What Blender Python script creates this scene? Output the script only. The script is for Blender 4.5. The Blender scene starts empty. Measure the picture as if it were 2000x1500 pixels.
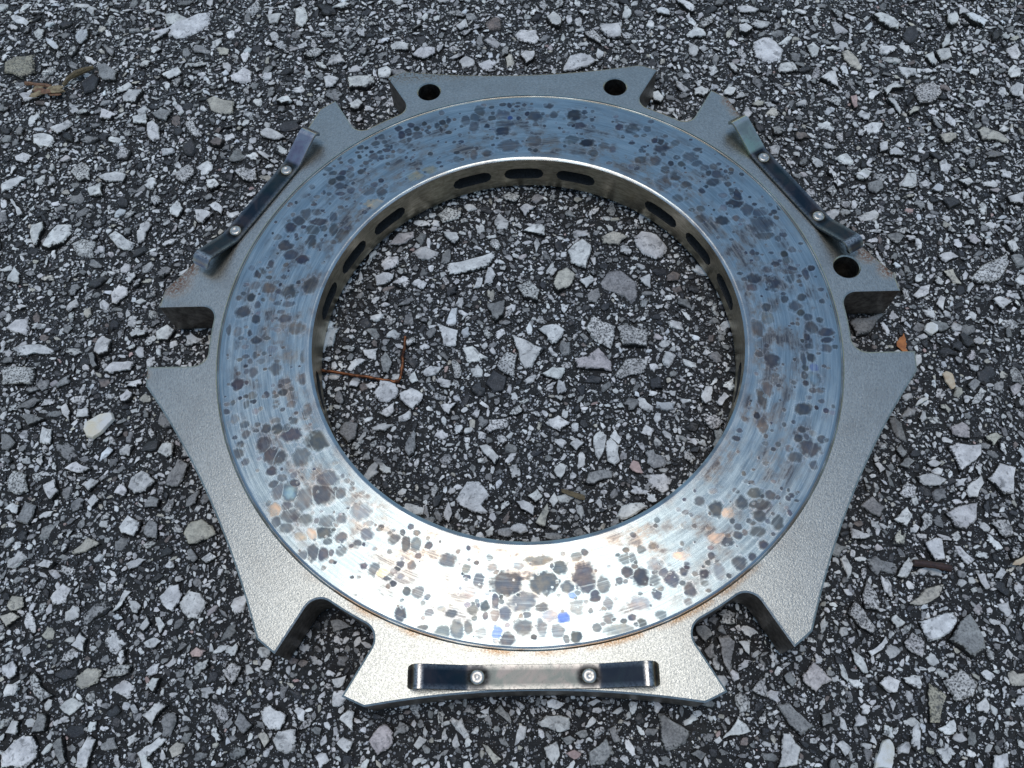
import bpy, bmesh, math, random
import numpy as np
from mathutils import Vector, Matrix
from mathutils.geometry import tessellate_polygon

# ------------------------------------------------------------------ scene, camera, light
scene = bpy.context.scene
COL = scene.collection
R = math.radians
S = 0.178            # metres per shape unit: radius of the worn friction ring
random.seed(7)
rng = np.random.default_rng(11)

cam_data = bpy.data.cameras.new("camera")
cam = bpy.data.objects.new("camera", cam_data)
COL.objects.link(cam)
cam_data.sensor_width = 36.0
cam_data.lens = 29.106
cam_data.clip_start = 0.01
cam_data.clip_end = 200.0
pitch, roll = 0.4441856, -0.0678056
fwd = Vector((0, math.sin(pitch), -math.cos(pitch)))
right = Vector((1, 0, 0))
up = right.cross(fwd)
r2 = right * math.cos(roll) + up * math.sin(roll)
u2 = up * math.cos(roll) - right * math.sin(roll)
m = Matrix((r2, u2, -fwd)).transposed().to_4x4()
m.translation = Vector((-0.059293, -1.305771, 2.334504)) * S
cam.matrix_world = m
scene.camera = cam

SUN = Vector((-0.10, 0.24, 2.33)).normalized()
sun_el = math.asin(SUN.z)
sun_az = math.atan2(SUN.x, SUN.y)
world = bpy.data.worlds.new("World")
scene.world = world
world.use_nodes = True
wn = world.node_tree
sky = wn.nodes.new("ShaderNodeTexSky")
sky.sky_type = 'NISHITA'
sky.sun_disc = False
sky.sun_elevation = sun_el
sky.sun_rotation = sun_az
sky.altitude = 0
sky.air_density = 2.0
sky.dust_density = 0.15
sky.ozone_density = 1.0
bg = wn.nodes["Background"]
bg.inputs["Strength"].default_value = 0.08
wn.links.new(sky.outputs[0], bg.inputs["Color"])

sd = bpy.data.lights.new("sun", 'SUN')
sd.energy = 0.7
sd.angle = R(27)
sd.color = (1.0, 0.93, 0.84)
so = bpy.data.objects.new("sun", sd)
COL.objects.link(so)
so.rotation_euler = (-SUN).to_track_quat('-Z', 'Y').to_euler()
so.location = SUN * 3

scene.view_settings.view_transform = 'Standard'
scene.view_settings.look = 'None'
scene.view_settings.gamma = 1.0
scene.view_settings.exposure = 0.45
scene.cycles.max_bounces = 6

# ------------------------------------------------------------------ helpers
def link(o, parent=None):
    COL.objects.link(o)
    if parent is not None:
        o.parent = parent
    return o

def tag(o, label=None, cat=None, group=None, kind=None):
    if label: o["label"] = label
    if cat: o["category"] = cat
    if group: o["group"] = group
    if kind: o["kind"] = kind
    return o

def empty(name, loc=(0, 0, 0)):
    o = bpy.data.objects.new(name, None)
    o.empty_display_size = 0.02
    o.location = loc
    return link(o)

def mesh_obj(name, verts, faces, mat, parent=None, smooth=None, org=None):
    """verts in shape units; org = origin in shape units (verts stay absolute)."""
    v = np.asarray(verts, dtype=np.float64)
    o3 = np.zeros(3) if org is None else np.asarray(org, float)
    me = bpy.data.meshes.new(name)
    me.from_pydata(((v - o3) * S).tolist(), [], [tuple(int(i) for i in f) for f in faces])
    me.materials.append(mat)
    if smooth is not None:
        me.polygons.foreach_set("use_smooth", [True] * len(me.polygons))
        me.set_sharp_from_angle(angle=R(smooth))
    me.update()
    o = bpy.data.objects.new(name, me)
    o.location = o3 * S
    return link(o, parent)

def bulk_obj(name, verts, quads, tris, mat, parent=None, smooth=False):
    """fast numpy mesh"""
    me = bpy.data.meshes.new(name)
    nq, nt = len(quads), len(tris)
    me.vertices.add(len(verts))
    me.vertices.foreach_set("co", (np.asarray(verts) * S).astype(np.float32).ravel())
    li = np.concatenate([np.asarray(quads, np.int32).ravel(), np.asarray(tris, np.int32).ravel()])
    me.loops.add(len(li))
    me.loops.foreach_set("vertex_index", li)
    st = np.concatenate([np.arange(nq) * 4, nq * 4 + np.arange(nt) * 3]).astype(np.int32)
    me.polygons.add(nq + nt)
    me.polygons.foreach_set("loop_start", st)
    me.polygons.foreach_set("use_smooth", np.full(nq + nt, smooth))
    me.update(calc_edges=True)
    me.validate()
    me.materials.append(mat)
    return link(bpy.data.objects.new(name, me), parent)

def set_color(me, name, arr):
    a = me.attributes.new(name, 'FLOAT_COLOR', 'POINT')
    a.data.foreach_set("color", np.ascontiguousarray(arr, np.float32).ravel())

def set_float(me, name, arr):
    a = me.attributes.new(name, 'FLOAT', 'POINT')
    a.data.foreach_set("value", np.ascontiguousarray(arr, np.float32).ravel())

class NT:
    """tiny node-building helper"""
    def __init__(self, name):
        self.mat = bpy.data.materials.new(name)
        self.mat.use_nodes = True
        self.t = self.mat.node_tree
        self.bsdf = self.t.nodes["Principled BSDF"]
    def put(self, sock, v):
        if hasattr(v, "is_output"):
            self.t.links.new(v, sock)
        else:
            if sock.type == 'RGBA' and not hasattr(v, "__len__"): v = (v, v, v, 1)
            if sock.type == 'RGBA' and len(v) == 3: v = (*v, 1)
            sock.default_value = v
    def n(self, typ, out=0, ins=None, **props):
        nd = self.t.nodes.new(typ)
        for k, v in props.items(): setattr(nd, k, v)
        for k, v in (ins or {}).items(): self.put(nd.inputs[k], v)
        return nd.outputs[out]
    def m(self, op, a, b=0.0, c=None, clamp=False):
        ins = {0: a, 1: b}
        if c is not None: ins[2] = c
        return self.n("ShaderNodeMath", ins=ins, operation=op, use_clamp=clamp)
    def vm(self, op, a, b=None, out=0):
        ins = {0: a}
        if b is not None: ins[1] = b
        return self.n("ShaderNodeVectorMath", out=out, ins=ins, operation=op)
    def scale(self, v, f):
        return self.n("ShaderNodeVectorMath", ins={0: v, "Scale": f}, operation='SCALE')
    def noise(self, vec, scale, detail=3, rough=0.55, dist=0.0, out=0):
        return self.n("ShaderNodeTexNoise", out=out, ins={"Vector": vec, "Scale": scale, "Detail": detail, "Roughness": rough, "Distortion": dist})
    def ramp(self, v, a, b, lo=0.0, hi=1.0):
        return self.n("ShaderNodeMapRange", ins={0: v, 1: a, 2: b, 3: lo, 4: hi}, interpolation_type='SMOOTHSTEP')
    def mix(self, f, a, b, blend='MIX'):
        nd = self.t.nodes.new("ShaderNodeMix")
        nd.data_type = 'RGBA'; nd.blend_type = blend
        self.put(nd.inputs[0], f); self.put(nd.inputs[6], a); self.put(nd.inputs[7], b)
        return nd.outputs[2]
    def attr(self, name, out=0):
        return self.n("ShaderNodeAttribute", out=out, attribute_name=name)
    def pos(self):
        return self.scale(self.n("ShaderNodeNewGeometry", out=0), 1.0 / S)
    def comb(self, x, y, z):
        return self.n("ShaderNodeCombineXYZ", ins={0: x, 1: y, 2: z})
    def polar(self):
        p = self.pos()
        sep = self.t.nodes.new("ShaderNodeSeparateXYZ")
        self.t.links.new(p, sep.inputs[0])
        x, y = sep.outputs[0], sep.outputs[1]
        r = self.m('SQRT', self.m('ADD', self.m('MULTIPLY', x, x), self.m('MULTIPLY', y, y)))
        return p, x, y, sep.outputs[2], r, self.m('DIVIDE', x, r), self.m('DIVIDE', y, r)
    def bump(self, h, strength=0.3, dist=0.001):
        return self.n("ShaderNodeBump", ins={"Height": h, "Strength": strength, "Distance": dist})
    def out(self, **kw):
        for k, v in kw.items(): self.put(self.bsdf.inputs[k.replace("_", " ")], v)
        return self.mat
STONES = """
w -1513,1645 -1434,1660 -1290,1746 -1234,1745 -1234,1679 -1288,1624 -1361,1601
w -1442,1753 -1389,1752 -1336,1720 -1371,1689 -1425,1682
w -1477,1611 -1406,1654 -1419,1629 -1469,1596
w -1561,1288 -1534,1320 -1475,1311 -1499,1255 -1552,1259
w -1504,1174 -1443,1178 -1439,1131 -1496,1140
w -1135,1361 -1075,1405 -1039,1381 -1038,1324 -1106,1330
w -1641,1233 -1568,1193 -1590,1168 -1632,1175
w -1986,1333 -1951,1340 -1903,1308 -1951,1288
w -1943,1009 -1912,1029 -1873,1009 -1891,973 -1934,989
w -1896,1122 -1849,1124 -1796,1087 -1808,1042 -1885,1075
c -1219,1250 -1189,1261 -1097,1219 -1097,1158 -1148,1162 -1192,1186
g -1687,1462 -1651,1473 -1599,1425 -1601,1382 -1654,1387
g -1428,1187 -1390,1211 -1347,1193 -1367,1148 -1399,1158
w -1439,1135 -1419,1153 -1389,1117 -1379,1057 -1405,1043 -1432,1074
m -1289,1135 -1259,1139 -1205,1061 -1229,1044 -1274,1093
m -1708,913 -1669,960 -1633,925 -1630,875 -1674,873
w -1591,878 -1530,898 -1489,885 -1494,851 -1558,850
w -1972,879 -1905,917 -1876,908 -1910,868 -1963,836
m -1295,871 -1250,917 -1221,871 -1254,818 -1286,839
m -1070,864 -1034,880 -983,857 -975,807 -1029,818
w -1172,824 -1138,827 -1116,800 -1153,779
y -2095,1536 -2059,1569 -1974,1576 -1946,1457 -2006,1434 -2082,1469
w -1627,826 -1572,845 -1560,783 -1612,788
d -1748,1382 -1704,1434 -1672,1403 -1677,1333 -1723,1323
b -1180,1013 -1147,1040 -1123,1021 -1133,990
w -1593,1332 -1547,1377 -1528,1355 -1550,1322 -1585,1311
w -1411,1386 -1342,1423 -1328,1393 -1377,1362
W -1933,1647 -1909,1637 -1867,1581 -1882,1575 -1922,1616
w -2124,1811 -2103,1816 -2031,1763 -2038,1740 -2086,1760
w -1826,1142 -1762,1183 -1737,1161 -1789,1106
w -890,1739 -843,1742 -818,1670 -843,1619 -877,1653
w -1006,1711 -935,1712 -953,1645 -986,1656
w -470,1473 -446,1492 -388,1465 -393,1436 -462,1446
w -380,1406 -340,1446 -282,1440 -283,1411 -336,1387
w -645,1309 -598,1319 -535,1306 -530,1271 -566,1246 -633,1252
w -520,1347 -483,1362 -462,1335 -473,1293 -514,1297
w -744,1318 -719,1330 -676,1312 -701,1272 -732,1265
w -926,1203 -881,1230 -858,1197 -904,1188
w -982,1048 -958,1072 -906,1041 -879,1013 -913,1003 -975,1028
w -636,1164 -601,1181 -575,1158 -595,1133 -626,1142
m -829,1448 -783,1487 -745,1469 -791,1430
w -189,1359 -157,1385 -121,1360 -127,1332 -175,1323
w -193,1558 -149,1591 -140,1545 -178,1534
w 50,1490 74,1521 143,1511 155,1458 131,1431 74,1451
w 190,1574 220,1602 253,1546 239,1509 208,1527
w 407,1531 506,1525 497,1477 481,1427 439,1431 408,1493
m 337,1478 381,1488 411,1419 398,1399 355,1439
w 235,1285 267,1346 315,1352 354,1331 372,1300 338,1275 275,1264 233,1264
w 374,1343 386,1385 409,1351 401,1326 380,1321
w 741,1613 765,1626 813,1583 813,1549 791,1551
W 652,1576 672,1585 708,1551 703,1533 657,1552
w 988,1566 1016,1571 1080,1538 1061,1525 998,1531
w 752,1417 803,1456 832,1438 837,1401 773,1400
c 917,1408 951,1449 959,1434 936,1392 916,1386
w 979,1454 1012,1462 1032,1427 1001,1400 977,1417
w 852,1090 879,1129 912,1112 880,1074
c 955,1028 980,1042 1003,1030 994,1011 961,1017
w 578,1122 599,1127 618,1085 599,1059 576,1075
w 740,1121 773,1132 805,1108 774,1077 740,1087
w 64,1372 86,1391 128,1380 120,1345 87,1320
w 1017,1348 1070,1379 1096,1377 1140,1308 1119,1253 1069,1236 1013,1270
w 1229,1307 1260,1329 1283,1294 1264,1253 1241,1245
w 1088,1178 1109,1232 1162,1235 1168,1182 1129,1175
w 1248,1136 1318,1171 1317,1123 1312,1083 1287,1105 1265,1121
w 1538,1461 1572,1469 1621,1430 1634,1399 1621,1371 1585,1375 1553,1414
c 1367,1272 1390,1281 1428,1182 1418,1162 1396,1178 1367,1230
W 1906,1425 1939,1430 1992,1380 1968,1353 1929,1379
w 1901,1463 1926,1476 1943,1444 1910,1440 1890,1427
w 1839,1432 1883,1439 1865,1377 1840,1362 1826,1389
w 1769,1270 1810,1331 1830,1330 1802,1267 1771,1249
w 1734,1231 1795,1243 1792,1197 1741,1181
w 1683,1214 1725,1235 1731,1182 1718,1155 1699,1178
w 2015,1219 2059,1243 2073,1192 2049,1166 2014,1184
w 1981,1097 2012,1128 2035,1105 2022,1066 1985,1062
w 1959,1010 2003,1040 2024,1025 2004,966 1968,976
m 1591,1024 1634,1074 1684,1069 1698,1014 1645,966 1601,970
d 1627,1334 1654,1375 1694,1386 1701,1334 1652,1289
c 1629,806 1661,815 1698,806 1686,782 1636,761
c 1778,812 1803,831 1883,758 1874,746 1828,769 1784,767
w 1424,748 1447,762 1472,719 1423,727
w 1395,788 1430,792 1419,749 1389,745
w 1423,597 1455,630 1491,639 1485,597 1457,564 1415,568
g 1307,606 1364,608 1361,578 1328,557 1307,571
w 1273,645 1312,666 1325,641 1296,619 1269,628
W 1531,558 1561,582 1580,565 1571,543 1537,546
c 1545,929 1578,958 1596,950 1586,932 1546,915
P 1338,1020 1366,1031 1357,972 1345,966
w 1479,1000 1499,999 1521,931 1508,919
w 1483,1047 1530,1080 1560,1050 1507,1051 1484,1020
w 1886,1238 1932,1269 1935,1226 1883,1210
w 1349,940 1368,957 1396,929 1385,904 1356,926
w -1817,677 -1768,682 -1763,650 -1776,578 -1786,575 -1813,636
w -1755,568 -1713,669 -1663,665 -1656,623 -1680,584 -1728,561
m -1649,577 -1614,597 -1559,578 -1555,507 -1617,521
w -1514,597 -1490,618 -1407,557 -1425,527 -1456,534
w -1407,584 -1397,647 -1376,659 -1358,639 -1378,564 -1400,556
w -1465,344 -1442,385 -1410,365 -1406,331 -1436,296 -1455,302
w -1418,391 -1389,424 -1383,406 -1408,378
w -1857,427 -1846,500 -1816,458 -1811,414
w -1825,232 -1792,262 -1749,263 -1739,193 -1800,214
w -1783,148 -1683,157 -1625,124 -1640,114 -1759,115
m -1806,72 -1765,76 -1687,63 -1682,-1 -1793,8
w -1491,142 -1468,176 -1437,153 -1437,106 -1470,93 -1490,110
w -1451,37 -1417,65 -1340,60 -1357,34 -1425,24
w -1285,174 -1246,199 -1219,177 -1239,138 -1274,141
w -1376,173 -1351,191 -1314,176 -1319,160 -1367,156
w -1298,704 -1272,744 -1248,700 -1263,664 -1291,675
w -1206,696 -1175,689 -1131,666 -1169,628 -1192,639
w -1150,710 -1129,727 -1100,696 -1101,664
g -1506,103 -1493,110 -1467,50 -1483,47
w -1921,803 -1910,802 -1852,722 -1869,714
w -1570,-91 -1553,-74 -1532,-116 -1529,-153 -1558,-121
w -1512,-136 -1509,-110 -1477,-102 -1468,-135
w -1617,-218 -1622,-157 -1582,-174 -1579,-228
w -1377,-68 -1353,-44 -1331,-61 -1341,-86 -1368,-88
w -1226,-278 -1213,-247 -1173,-254 -1172,-293 -1193,-301
w -1308,-392 -1292,-346 -1267,-338 -1217,-379 -1245,-410 -1283,-414
g -1186,-394 -1154,-301 -1119,-324 -1143,-401
g -1113,-473 -1107,-440 -1071,-416 -1079,-462
m -1701,-344 -1682,-311 -1640,-325 -1622,-384 -1659,-394 -1688,-379
w -1446,-376 -1427,-353 -1399,-366 -1427,-397
w -1348,-410 -1326,-378 -1306,-406 -1314,-422
g -1244,-463 -1230,-425 -1196,-440 -1199,-467
w -1318,-523 -1292,-483 -1245,-509 -1263,-556 -1303,-544
g -1233,-549 -1220,-504 -1193,-519 -1190,-568 -1218,-566
c -1107,-557 -1097,-526 -1055,-513 -1021,-538 -1002,-565 -1047,-584 -1090,-593
w -1045,-640 -1019,-620 -996,-638 -1028,-657
g -1095,-609 -1080,-604 -1055,-637 -1065,-651 -1085,-641
w -1692,-439 -1667,-417 -1643,-429 -1646,-458
g -1645,-481 -1629,-417 -1591,-433 -1601,-497
c -1455,-590 -1409,-546 -1365,-571 -1408,-594 -1444,-601
w -1277,-640 -1236,-624 -1216,-629 -1262,-660
w -1518,-316 -1482,-294 -1432,-322 -1456,-334
w -1580,-366 -1545,-348 -1524,-390 -1545,-419
w -1431,-430 -1413,-405 -1390,-427 -1412,-452
w -1551,-628 -1529,-610 -1497,-619 -1512,-637
g -1700,-118 -1667,-113 -1617,-132 -1666,-154
g -1756,-172 -1727,-181 -1698,-212 -1723,-235 -1744,-230
w -1165,-746 -1138,-712 -1108,-711 -1092,-745 -1116,-797 -1150,-771
w -1099,-769 -1075,-731 -1038,-743 -1013,-774 -1036,-820 -1066,-818
w -1555,-1155 -1496,-1109 -1472,-1113 -1447,-1171 -1479,-1196 -1547,-1192
w -1337,-1205 -1311,-1123 -1290,-1135 -1304,-1207
w -1411,-1043 -1380,-1017 -1340,-1036 -1378,-1066
w -1404,-874 -1380,-838 -1360,-857 -1363,-894
w -1604,-915 -1571,-903 -1555,-923 -1553,-946 -1572,-956 -1598,-943
c -1626,-745 -1615,-713 -1577,-719 -1568,-749 -1605,-762
c -1632,-775 -1598,-765 -1574,-779 -1608,-806
m -1515,-948 -1501,-944 -1434,-1009 -1466,-1023 -1501,-988
w -1170,-1079 -1122,-1045 -1098,-1057 -1137,-1108
w -1171,-1178 -1111,-1138 -1090,-1145 -1133,-1186 -1160,-1194
c -1081,-1174 -1058,-1154 -1038,-1161 -1043,-1186 -1070,-1197
w -1166,-998 -1148,-978 -1127,-982 -1142,-1022
w -1193,-879 -1162,-864 -1137,-877 -1158,-896 -1185,-891
P -1052,-917 -1033,-901 -1003,-914 -1019,-930 -1042,-929
m -943,-985 -923,-950 -892,-966 -918,-1014
w -1492,-730 -1460,-687 -1433,-704 -1444,-746 -1479,-752
w -1296,-785 -1266,-719 -1246,-726 -1271,-769
w -1207,-838 -1188,-804 -1176,-825 -1194,-847
w -1166,-806 -1151,-807 -1133,-831 -1145,-859
g -1479,-1107 -1466,-1052 -1439,-1062 -1440,-1104
m -1295,-968 -1264,-942 -1217,-940 -1220,-962 -1266,-970
w -1548,-1103 -1538,-1069 -1517,-1073 -1518,-1110
g -1408,-1138 -1386,-1118 -1366,-1187 -1379,-1194
g -906,-1117 -895,-1083 -851,-1126 -878,-1147
w -832,-1090 -810,-1070 -757,-1105 -772,-1141 -806,-1139
w -611,-1125 -581,-1100 -563,-1107 -568,-1162
p -525,-1185 -500,-1153 -478,-1141 -455,-1166 -455,-1197 -500,-1225
w -615,-1187 -596,-1170 -567,-1185 -583,-1215
w -402,-1206 -382,-1181 -360,-1193 -388,-1217
w -212,-1129 -183,-1118 -187,-1139
g -172,-1132 -154,-1112 -123,-1161 -126,-1169
w -635,-1016 -588,-1008 -599,-1035 -616,-1042
w -843,-975 -824,-946 -806,-955 -816,-982
g -643,-852 -622,-848 -574,-874 -633,-885
c -836,-1153 -817,-1143 -801,-1170 -814,-1185
c -210,-1212 -193,-1219 -156,-1256 -179,-1267
w -546,-1253 -527,-1228 -519,-1234 -527,-1255
w -268,377 -169,395 -88,419 -85,397 -120,348 -179,335 -258,324
m -295,593 -257,626 -198,603 -214,567 -274,554
p -478,472 -438,523 -378,527 -379,500 -438,469
w -503,387 -474,428 -438,425 -438,382 -489,360
w -524,337 -488,351 -452,340 -481,300 -517,303
w -275,509 -223,505 -213,477 -233,452
m -21,263 27,285 62,232 49,191 0,212
w 19,494 65,517 101,505 98,461
w -85,548 -64,587 -26,543 -39,508 -75,511
w 11,594 43,615 75,598 31,556
w -306,130 -271,111 -230,92 -239,38 -287,41
w -395,302 -366,320 -331,296 -352,273
g -131,197 -64,200 -74,144 -103,122
w -174,259 -158,308 -137,306 -146,265
m -53,656 -21,676 19,650 -2,623
w 413,429 446,457 502,439 534,384 518,350 487,331 440,357
g 270,251 311,298 354,299 404,240 400,183 375,156 328,205 281,225
w 172,396 232,444 264,406 233,313 178,343
c 109,247 132,304 162,323 192,291 169,242 125,225
p 157,-44 243,-1 281,-61 276,-99 160,-75
w 40,82 93,97 136,66 87,15
m 205,69 235,118 309,69 282,-15 225,28
w -48,61 -8,46 58,2 12,-64 -15,-69 -31,1
c 298,447 344,465 396,439 359,407 302,420
w 413,256 454,274 449,212
w 200,265 245,287 256,260 225,230
g 222,205 267,230 271,193 254,170 227,180
m 313,76 419,36 405,-17 325,-3
w -526,-117 -500,-74 -446,-93 -439,-138 -479,-157 -513,-144
w -436,-131 -392,-112 -355,-137 -372,-173 -392,-189 -432,-153
w -222,27 -184,32 -131,-18 -179,-30 -207,-28
g -637,-254 -618,-212 -572,-223 -577,-272 -603,-292
w -263,-506 -222,-446 -184,-445 -149,-501 -182,-531 -158,-559 -202,-556 -251,-526
w -299,-568 -282,-511 -270,-551 -284,-579
w -74,-526 -49,-524 -13,-550 -21,-578 -57,-553
w -35,-509 -2,-488 15,-516 -12,-534
w 29,-533 50,-505 60,-535 43,-554
w -179,-336 -153,-331 -116,-375 -131,-402 -155,-373
c -17,-601 26,-539 30,-566 13,-616
d -149,-108 -119,-57 -74,-91 -90,-142 -124,-147
m -109,-51 -68,8 -35,-10 -47,-101 -80,-83
w -361,-54 -330,-30 -285,-37 -303,-59 -344,-71
w -302,-178 -246,-175 -273,-216
w -506,-192 -449,-160 -452,-196 -479,-212
w -405,-74 -384,-45 -371,-84 -392,-93
w -563,46 -508,49 -514,3 -556,22
g -500,10 -483,36 -459,-9 -473,-50 -490,-45
w 192,-322 217,-302 234,-325 214,-392 199,-412
w 224,-359 247,-332 268,-369 266,-417 248,-436 225,-414
P 292,-439 308,-413 326,-421 337,-462 315,-461
w 345,-326 365,-295 388,-322 375,-342
w 53,-435 78,-407 99,-418 73,-464
w 112,-351 136,-331 161,-347 132,-373
w 555,-212 577,-177 600,-179 589,-230 567,-239
w 604,-238 633,-204 650,-220 618,-253
m 549,-291 594,-280 618,-310 578,-332
m 465,-417 491,-392 508,-427 490,-440
m 282,-111 326,-53 406,-59 386,-111 303,-127
w 37,-92 80,-69 126,-76 102,-119
w 37,-268 85,-246 122,-277 86,-303
g 147,-482 163,-450 240,-449 237,-472 172,-491
w 243,-332 262,-309 281,-342 269,-362
w 1414,574 1462,640 1495,637 1476,568 1449,566
w 1268,647 1318,667 1336,651 1298,616
g 1317,369 1355,375 1379,355 1348,323
m 1552,163 1611,216 1716,259 1710,217 1655,154 1575,144
c 1472,202 1510,212 1523,148 1492,151
w 1342,114 1380,151 1420,157 1399,117 1353,101
w 1412,76 1439,110 1452,97 1431,46
w 1606,76 1633,86 1665,56 1623,31
p 1591,329 1622,348 1641,316 1615,301
w 1723,301 1755,311 1760,272 1738,261
g 1099,28 1123,42 1244,57 1155,-23 1113,-28
w 1477,270 1524,283 1544,256 1488,235
w 1638,587 1682,598 1690,573 1663,557
w 1790,500 1855,513 1838,460 1799,472
d 1560,510 1607,520 1620,487 1569,464
g 1375,19 1428,-1 1432,-21 1391,-34
w 1303,-444 1335,-433 1408,-445 1398,-478 1351,-508 1320,-529 1314,-485
w 1390,-557 1446,-508 1499,-519 1458,-608 1426,-612 1411,-579
w 1233,-656 1275,-637 1347,-626 1324,-682 1279,-710 1250,-702
w 1321,-579 1378,-543 1380,-570 1345,-613 1320,-611
g 984,-613 1028,-587 1059,-625 1036,-655 1009,-641
w 1071,-664 1124,-626 1134,-656 1101,-688
g 1134,-493 1172,-468 1187,-483 1162,-505
g 1139,-439 1160,-420 1170,-455 1153,-470
m 1113,-584 1143,-553 1171,-568 1159,-600 1124,-601
w 1180,-533 1226,-526 1270,-549 1246,-567 1197,-563
p 1329,-377 1369,-362 1387,-388 1377,-422 1331,-405
c 1426,-419 1465,-408 1486,-423 1445,-451
w 1061,-481 1074,-478 1090,-503 1071,-515
w 1223,-492 1251,-481 1273,-496 1244,-507
m 1364,-691 1414,-688 1419,-738 1390,-744
g 1427,-234 1460,-211 1475,-227 1439,-260
w 937,-680 998,-709 984,-716 933,-712
m 1418,-306 1470,-244 1485,-260 1446,-301
p 1560,-251 1590,-239 1606,-247 1561,-288
w 1147,-742 1180,-729 1202,-731 1194,-796 1161,-797
w 1235,-755 1252,-756 1282,-802 1256,-818
w 1068,-967 1175,-947 1182,-971 1152,-1003 1112,-1021 1079,-1025 1070,-998
g 1139,-1023 1222,-953 1233,-988 1233,-1055 1192,-1076 1167,-1044
p 701,-1093 744,-1053 766,-1078 786,-1111 732,-1140 704,-1113
w 912,-1126 944,-1105 977,-1124 959,-1154 932,-1153
m 870,-930 899,-897 943,-976 931,-995 895,-973
m 925,-878 949,-837 968,-874 962,-929 922,-920
w 986,-958 1007,-943 1029,-968 997,-983
w 902,-1040 964,-1001 967,-1018 909,-1054
y 1039,-1160 1052,-1135 1093,-1169 1050,-1239 1024,-1237
m 1011,-1021 1042,-996 1069,-1025 1051,-1067 1021,-1048
m 1091,-1131 1150,-1102 1186,-1143 1161,-1180 1111,-1189
w 1165,-1199 1194,-1182 1201,-1201 1188,-1223 1164,-1215
w 756,-1272 778,-1264 799,-1287 774,-1307
w 618,-1233 637,-1240 659,-1278 640,-1319 587,-1322
w 1172,-1328 1210,-1322 1204,-1361 1159,-1358
w 1042,-1253 1092,-1232 1090,-1263 1060,-1273
g 733,-1197 761,-1192 757,-1223 729,-1228
g 651,-1090 670,-1078 685,-1105 668,-1123
w 854,-1027 882,-1052 891,-1099 878,-1098
c 1054,-915 1110,-876 1170,-866 1146,-900 1076,-923
w 1035,-836 1086,-781 1094,-804 1062,-845
w 1273,-845 1298,-843 1298,-889 1283,-891
g 615,-1164 653,-1160 713,-1227 668,-1248
w 1322,-859 1350,-828 1363,-844 1342,-864
w -56,-1170 -26,-1151 40,-1161 37,-1192 9,-1200 -46,-1181
w -41,-1233 -4,-1218 4,-1256 -15,-1280 -35,-1259
g 82,-1251 136,-1216 153,-1260 122,-1286 84,-1286
g 282,-1166 299,-1167 369,-1218 354,-1247 290,-1266 282,-1228
w 449,-1243 503,-1190 535,-1228 500,-1236
w -24,-1115 -6,-1108 32,-1123 9,-1138 -22,-1131
P 18,-1252 44,-1243 65,-1255 41,-1269
w 89,-1127 118,-1116 134,-1125 105,-1136
w 77,-1189 102,-1162 113,-1171 94,-1190
g 143,-1198 161,-1189 173,-1231 156,-1235
g 358,-1273 379,-1264 404,-1276 385,-1292
g 48,-1203 82,-1195 86,-1210 63,-1217
g 483,-972 519,-969 533,-987 500,-1078 488,-1045
w 539,-987 574,-986 566,-1028
g 424,-940 454,-936 473,-966 446,-987 422,-951
m 555,-1119 600,-1090 594,-1143 574,-1137
g 437,-1008 469,-988 468,-1027 450,-1031
g 8,-1211 36,-1207 52,-1218 23,-1232"""
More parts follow.
